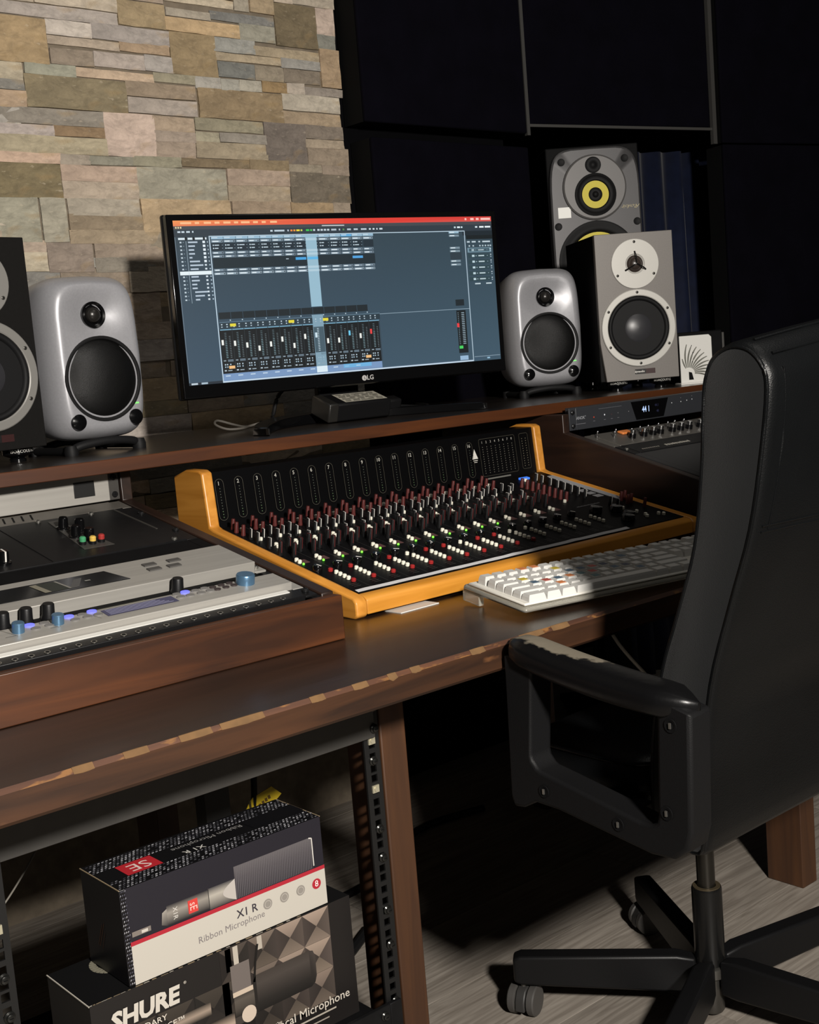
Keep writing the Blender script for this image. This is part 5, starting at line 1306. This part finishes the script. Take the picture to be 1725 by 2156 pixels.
# upper carton
card = mat('raw_card_edge', (150,132,104), .8)
blk_card = mat('black_coated_card', (15,14,17), .38)
sx0, sx1, sy0, sy1, sz0, sz1 = .583, .8655, 1.252, 1.350, .3345, .4500
sb = thing('microphone_box', 'black microphone carton with white band and red stripe lying on the other carton', 'box', ((sx0+sx1)/2,(sy0+sy1)/2,sz0))
obj('carton', MB().bx(sx0, sx1, sy0, sy1, sz0, sz1), blk_card, sb, world=True, bevel=.0008)
for yy, zz in ((sy0,sz1),(sy1,sz1)): pass
obj('worn_edge', MB().bx(sx1-.0006, sx1+.0006, sy0-.0003, sy1, sz1-.0006, sz1+.0005), card, sb, world=True, smooth=0)
obj('worn_edge', MB().bx(sx0-.0005, sx0+.0005, sy0-.0003, sy1, sz1-.0005, sz1+.0005), card, sb, world=True, smooth=0)
w_, h_ = sx1-sx0, sz1-sz0
RDc = (166,36,50)
cm = CM()
cm.rect(.007,0,w_,h_,(30,28,36),0)
cm.rect(.0075,0,w_,.0465,(186,181,171),2); cm.rect(.007,.0465,w_,.0515,RDc,3)
cm.text('X1 R', .163, .0325, .0145, (52,48,56), 3, bold=.012); cm.text('Ribbon Microphone', .140, .0205, .0118, (120,114,114), 3)
for k in range(3): cm.disc(.193+k*.025, .0305, .0066, (138,133,126), 3); cm.ring(.193+k*.025, .0305, .0048, .0008, (176,170,162), 4)
cm.disc(.268, .0305, .0068, RDc, 3); cm.text('8', .268, .0305, .0115, (240,235,228), 4)
# printed microphone: tube with gradient, grille
def gq(x0, y0, x1, y1, top, mid, bot, l=1):
    ym = y0+(y1-y0)*.62
    cm.poly([(x0,y0),(x1,y0),(x1,ym),(x0,ym)], [bot,bot,mid,mid], l); cm.poly([(x0,ym),(x1,ym),(x1,y1),(x0,y1)], [mid,mid,top,top], l)
cm.poly([(.048,.057),(.056,.0535),(.056,.074),(.050,.071)], [(90,86,82),(40,38,40),(150,144,136),(150,144,136)], 1)
gq(.056,.0535,.112,.0775,(40,38,42),(142,136,128),(26,24,28)); gq(.112,.052,.150,.0785,(60,58,60),(170,164,154),(60,56,56))
cm.line((.1125,.052),(.1125,.078),.0008,(20,19,22),2)
cm.poly([(.150+0*.0,.052)]+[(.150-.020*math.sin(math.pi*k/10)*.9, .052+.0265*k/10) for k in range(1,10)]+[(.150,.0785)], (176,170,164), 2)
gq(.150,.0515,.266,.0930,(92,88,90),(72,68,72),(44,42,48),1)
for k in range(44): cm.line((.151+k*.0026,.0525),(.1535+k*.0026,.0915),.0006,(104,100,104),2)
cm.line((.2665,.055),(.2665,.0915),.0015,(200,196,190),3); cm.line((.2665,.0915),(.262,.093),.0015,(200,196,190),3)
cm.rect(.084,.0575,.097,.0735,(200,62,56),3); cm.text('sE', .0905, .0655, .014, (236,190,180), 4, ang=-90, sx=.8)
cm.text('X1R', .0665, .0655, .0085, (200,196,190), 3, ang=-90)
cm.rect(.010,.0565,.034,.0625,(120,112,106),2); cm.rect(.022,.0575,.030,.061,(190,184,176),3)
# honeycomb weave strip down the left edge of the front
for j in range(26):
    for i in range(3): cm.poly([(.0006+i*.0024+(j % 2)*.0012, .002+j*.0044),(.0022+i*.0024+(j % 2)*.0012, .0035+j*.0044),(.0014+i*.0024+(j % 2)*.0012, .0046+j*.0044)], rnd.choice([(150,150,160),(90,90,104),(190,190,196)]), 1)
cm.build('front_print', PRINT, sb, MW[sb].inverted() @ T(sx0, sy0-.0003, sz0) @ RX(90))
cm = CM(); dp_ = sy1-sy0
cm.rect(0,0,w_,dp_,(12,12,15),0)
for (y0_, y1_) in ((.001,.030),(.066,dp_-.001)):
    ny = int((y1_-y0_)/.0048)
    for j in range(ny):
        for i in range(int(w_/.0052)):
            if rnd.random() < .12: continue
            x = .001+i*.0052+(j % 2)*.0026; y = y0_+j*.0048; g = rnd.choice([60,90,120,160,190])
            cm.poly([(x,y),(x+.0034,y+.0008),(x+.0040,y+.0030),(x+.0012,y+.0028)], (g,g,g+6), 1)
cm.rect(.028,.029,.074,.064,(188,40,50),2); cm.text('SE', .051, .0465, .030, (236,214,208), 3, ang=180, sx=1.0)
cm.text('X1 R', .120, .036, .014, (215,212,206), 2, ang=180, bold=.008); cm.text('Ribbon Microphone', .150, .055, .0125, (150,148,146), 2, ang=180)
cm.rect(.205,.035,w_,.066,(12,12,16),2)
cm.build('top_print', PRINT, sb, MW[sb].inverted() @ T(sx0, sy0, sz1+.0003))
cm = CM(); cm.line((.03,.03),(.045,.06),.0012,(66,40,26),1); cm.line((.034,.03),(.05,.062),.0010,(80,48,28),1); cm.line((.04,.028),(.05,.05),.001,(60,36,24),1)
cm.build('side_print', PRINT, sb, MW[sb].inverted() @ T(sx0-.0003, sy1, sz0) @ RZ(-90) @ RX(90))

# lower carton
bx0, bx1, by0, by1, bz0, bz1 = .5315, .8985, 1.250, 1.360, .1725, .3335
hb = thing('microphone_box', 'wide black microphone carton lettered SHURE at the bottom of the rack', 'box', ((bx0+bx1)/2,(by0+by1)/2,bz0))
obj('carton', MB().bx(bx0, bx1, by0, by1, bz0, bz1-.0004), mat('charcoal_card', (30,28,27), .45), hb, world=True, bevel=.0008)
obj('worn_edge', MB().bx(bx0-.0006, bx0+.0006, by0, by1, bz1-.0012, bz1-.0001), mat('white_card_edge', (190,184,172), .8), hb, world=True, smooth=0)
for k in range(26):
    x = bx0+.0005+(k/26)**1.4*.30; l_ = rnd.uniform(.002,.010)
    obj('worn_edge', MB().bx(x, x+l_, by0-.0007, by0+rnd.uniform(.0002,.0016), bz1-rnd.uniform(.0008,.0028), bz1-.0001), card if k % 3 else mat('worn_white', (170,164,152), .8), hb, world=True, smooth=0)
w_, h_ = bx1-bx0, bz1-bz0
cm = CM(); cm.rect(0,0,w_,h_,(26,23,22),0)
def fac(x, y, s, cs_):
    c0 = (x+s/2, y+s/2); P4 = [(x,y),(x+s,y),(x+s,y+s),(x,y+s)]
    for i in range(4): cm.poly([P4[i], P4[(i+1) % 4], c0], [cs_[i], cs_[i], tuple(int(v*.8) for v in cs_[i])], 1)
for j in range(3):
    for i in range(6):
        x = .168+i*.041; y = .036+j*.0413
        f = max(.12, min(1, 1.15-abs(i-2.6)*.24-abs(j-1.6)*.16))
        if x+.041 > w_-.008: continue
        fac(x, y, .041, [tuple(int(v*f) for v in c_) for c_ in ((124,110,98),(86,76,70),(158,140,126),(66,58,54))])
for i in range(3): fac(.03+i*.05, .07, .048, [(40,36,33),(34,30,28),(58,52,46),(30,27,25)])
# printed broadcast microphone
def grad(x0, y0, x1, y1, cs_, l=2):
    n = len(cs_)-1
    for i in range(n): cm.poly([(x0,y0+(y1-y0)*i/n),(x1,y0+(y1-y0)*i/n),(x1,y0+(y1-y0)*(i+1)/n),(x0,y0+(y1-y0)*(i+1)/n)], [cs_[i],cs_[i],cs_[i+1],cs_[i+1]], l)
grad(.215,.064,.296,.112,[(20,18,17),(34,31,29),(52,47,44),(66,60,56),(58,52,48)],3)
cm.poly([(.296,.064),(.302,.068),(.305,.076),(.305,.102),(.302,.110),(.296,.112)], [(24,22,20),(28,26,24),(40,36,34),(62,56,52),(60,54,50),(56,50,47)], 3)
cm.poly([(.215,.064),(.211,.070),(.211,.106),(.215,.112)], (30,27,25), 4)
grad(.182,.070,.211,.100,[(30,27,25),(70,64,58),(84,77,70),(40,36,34)],3)
cm.rect(.181,.100,.208,.136,(104,96,92),3); cm.rect(.181,.096,.210,.102,(190,174,156),4); cm.rect(.181,.060,.211,.070,(60,54,50),3); cm.disc(.201,.068,.0105,(196,180,164),4)
cm.rect(.187,.136,.194,h_-.002,(176,168,156),2); cm.rect(.176,.130,.184,h_-.002,(40,36,34),1); cm.rect(.222,.142,.229,h_-.002,(170,162,150),2)
cm.line((.222,.150),(.2165,.128),.003,(18,16,15),4); cm.line((.2165,.128),(.2125,.104),.003,(18,16,15),4)
grad(.09,.052,.181,.078,[(22,20,18),(90,80,72),(170,152,136),(120,106,94),(30,27,25)],2); grad(.10,.088,.150,.104,[(40,36,32),(150,134,120),(60,54,48)],2)
grad(.10,.010,.20,.040,[(40,35,31),(110,98,86),(60,52,46)],1)
cm.text('SHURE', .0655, .131, .0285, (196,190,180), 5, bold=.045, shear=.12, sx=1.02)
cm.text('LEGENDARY', .060, .1110, .0098, (206,198,186), 5, bold=.006, sx=1.15); cm.text('PERFORMANCE™', .070, .0995, .0098, (206,198,186), 5, bold=.006, sx=1.15); cm.text('®', .119, .142, .005, (206,198,186), 5)
cm.text('Vocal Microphone', .292, .0335, .0165, (200,192,180), 5, bold=.006); cm.rect(.262,.021,.330,.0232,(170,162,150),5); cm.rect(.268,.013,.318,.0148,(150,142,132),5); cm.rect(.225,.036,.246,.039,(150,142,132),5)
cm.build('front_print', PRINT, hb, MW[hb].inverted() @ T(bx0, by0-.0009, bz0) @ RX(90))
cm = CM(); cm.rect(0,0,w_,by1-by0,(17,17,18),0)
arc = [(.062+.016*math.cos(R(a)), .078+.022*math.sin(R(a))) for a in range(100, 300, 14)]
for i in range(len(arc)-1): cm.line(arc[i], arc[i+1], .010-.004*abs(i-6)/7, (132,128,112), 1)
cm.poly([(.053,.038),(.088,.046),(.092,.050),(.054,.045)], (120,116,104), 1)
cm.build('top_print', PRINT, hb, MW[hb].inverted() @ T(bx0, by0, bz1-.0003))

# yellow tag, loose cables and pale things in the shadow behind the rack
yt = thing('warning_tag', 'yellow paper tag hanging on a cable behind the upper carton', 'tag', M=T(1.000,1.600,.349) @ RZ(-14) @ RY(-12))
yv = [(-.036,-.012),(-.022,.004),(-.012,.012),(.022,.016),(.034,-.002),(.012,-.014),(-.020,-.026)]
obj('paper', MB().prism(yv, 0, .0012, 'Y'), mat('yellow_card', (205,176,22), .6, nscale=30, namt=.15), yt, smooth=0)
cm = CM(); cm.line((-.022,-.014),(-.018,.010),.0035,(60,50,16),1)
for k in range(5): cm.rect(-.012+k*.0058, -.010+k*.0022, -.0078+k*.0058, -.004+k*.0022, (92,66,20), 1)
cm.build('print', PRINT, yt, T(0,-.0004,0) @ RX(90))
def cable(label, pts, r, m=rubber): return tag(obj('loose_cable', MB().tube(smoothpath(pts), r), m), label, 'cable')
cable('black cable hanging down behind the yellow tag', [(1.0,1.607,DZ-.036),(1.003,1.607,.52),(.995,1.607,.40),(.990,1.607,.345),(.985,1.62,.25),(1.03,1.66,.12),(1.1,1.72,.03),(1.2,1.8,.006)], .005)
cable('thick black cable lying across the floor under the middle of the desk', [(1.02,1.75,.008),(1.20,1.83,.008),(1.40,1.86,.008),(1.62,1.98,.008),(1.80,1.96,.008)], .008)
cable('black cable on the floor right of the cartons seen through the rack', [(.78,1.62,.009),(.95,1.66,.009),(1.10,1.62,.009),(1.26,1.70,.009)], .009)
cable('thin grey wire arching inside the left side of the rack', [(.47,1.45,.36),(.52,1.46,.385),(.57,1.48,.42),(.61,1.5,.455)], .0012, mat('wire_grey', (120,116,108), .4))
cable('thin white wire hanging under the right of the desk beside the chair', [(1.62,1.45,DZ-.04),(1.60,1.42,.60),(1.58,1.36,.52),(1.62,1.33,.45)], .003, mat('wire_white', (130,126,118), .5))
pw = thing('power_strip', 'pale plastic power strip in shadow inside the rack left of the cartons', 'power strip', (.535,1.57,.452), R(6))
obj('body', MB().bx(-.05, .05, -.016, .016, 0, .028), mat('beige_plastic', (150,142,120), .5), pw, bevel=.003)
obj('socket', MB().lathe([(.009,0),(.009,.001)], 18, 0, T(-.012,-.0162,.014) @ RX(90)), blackm, pw); obj('socket', MB().lathe([(.009,0),(.009,.001)], 18, 0, T(.022,-.0162,.014) @ RX(90)), blackm, pw)
rs = thing('rack_tray', 'shallow black tray inside the rack holding the power strip', 'tray', (.68,1.6,.44))
obj('tray_floor', MB().bx(.4615, .8985, 1.50, 1.70, .4475, .4515), blackm, rs, world=True); obj('tray_lip', MB().bx(.4615, .8985, 1.50, 1.503, .4517, .46), blackm, rs, world=True)
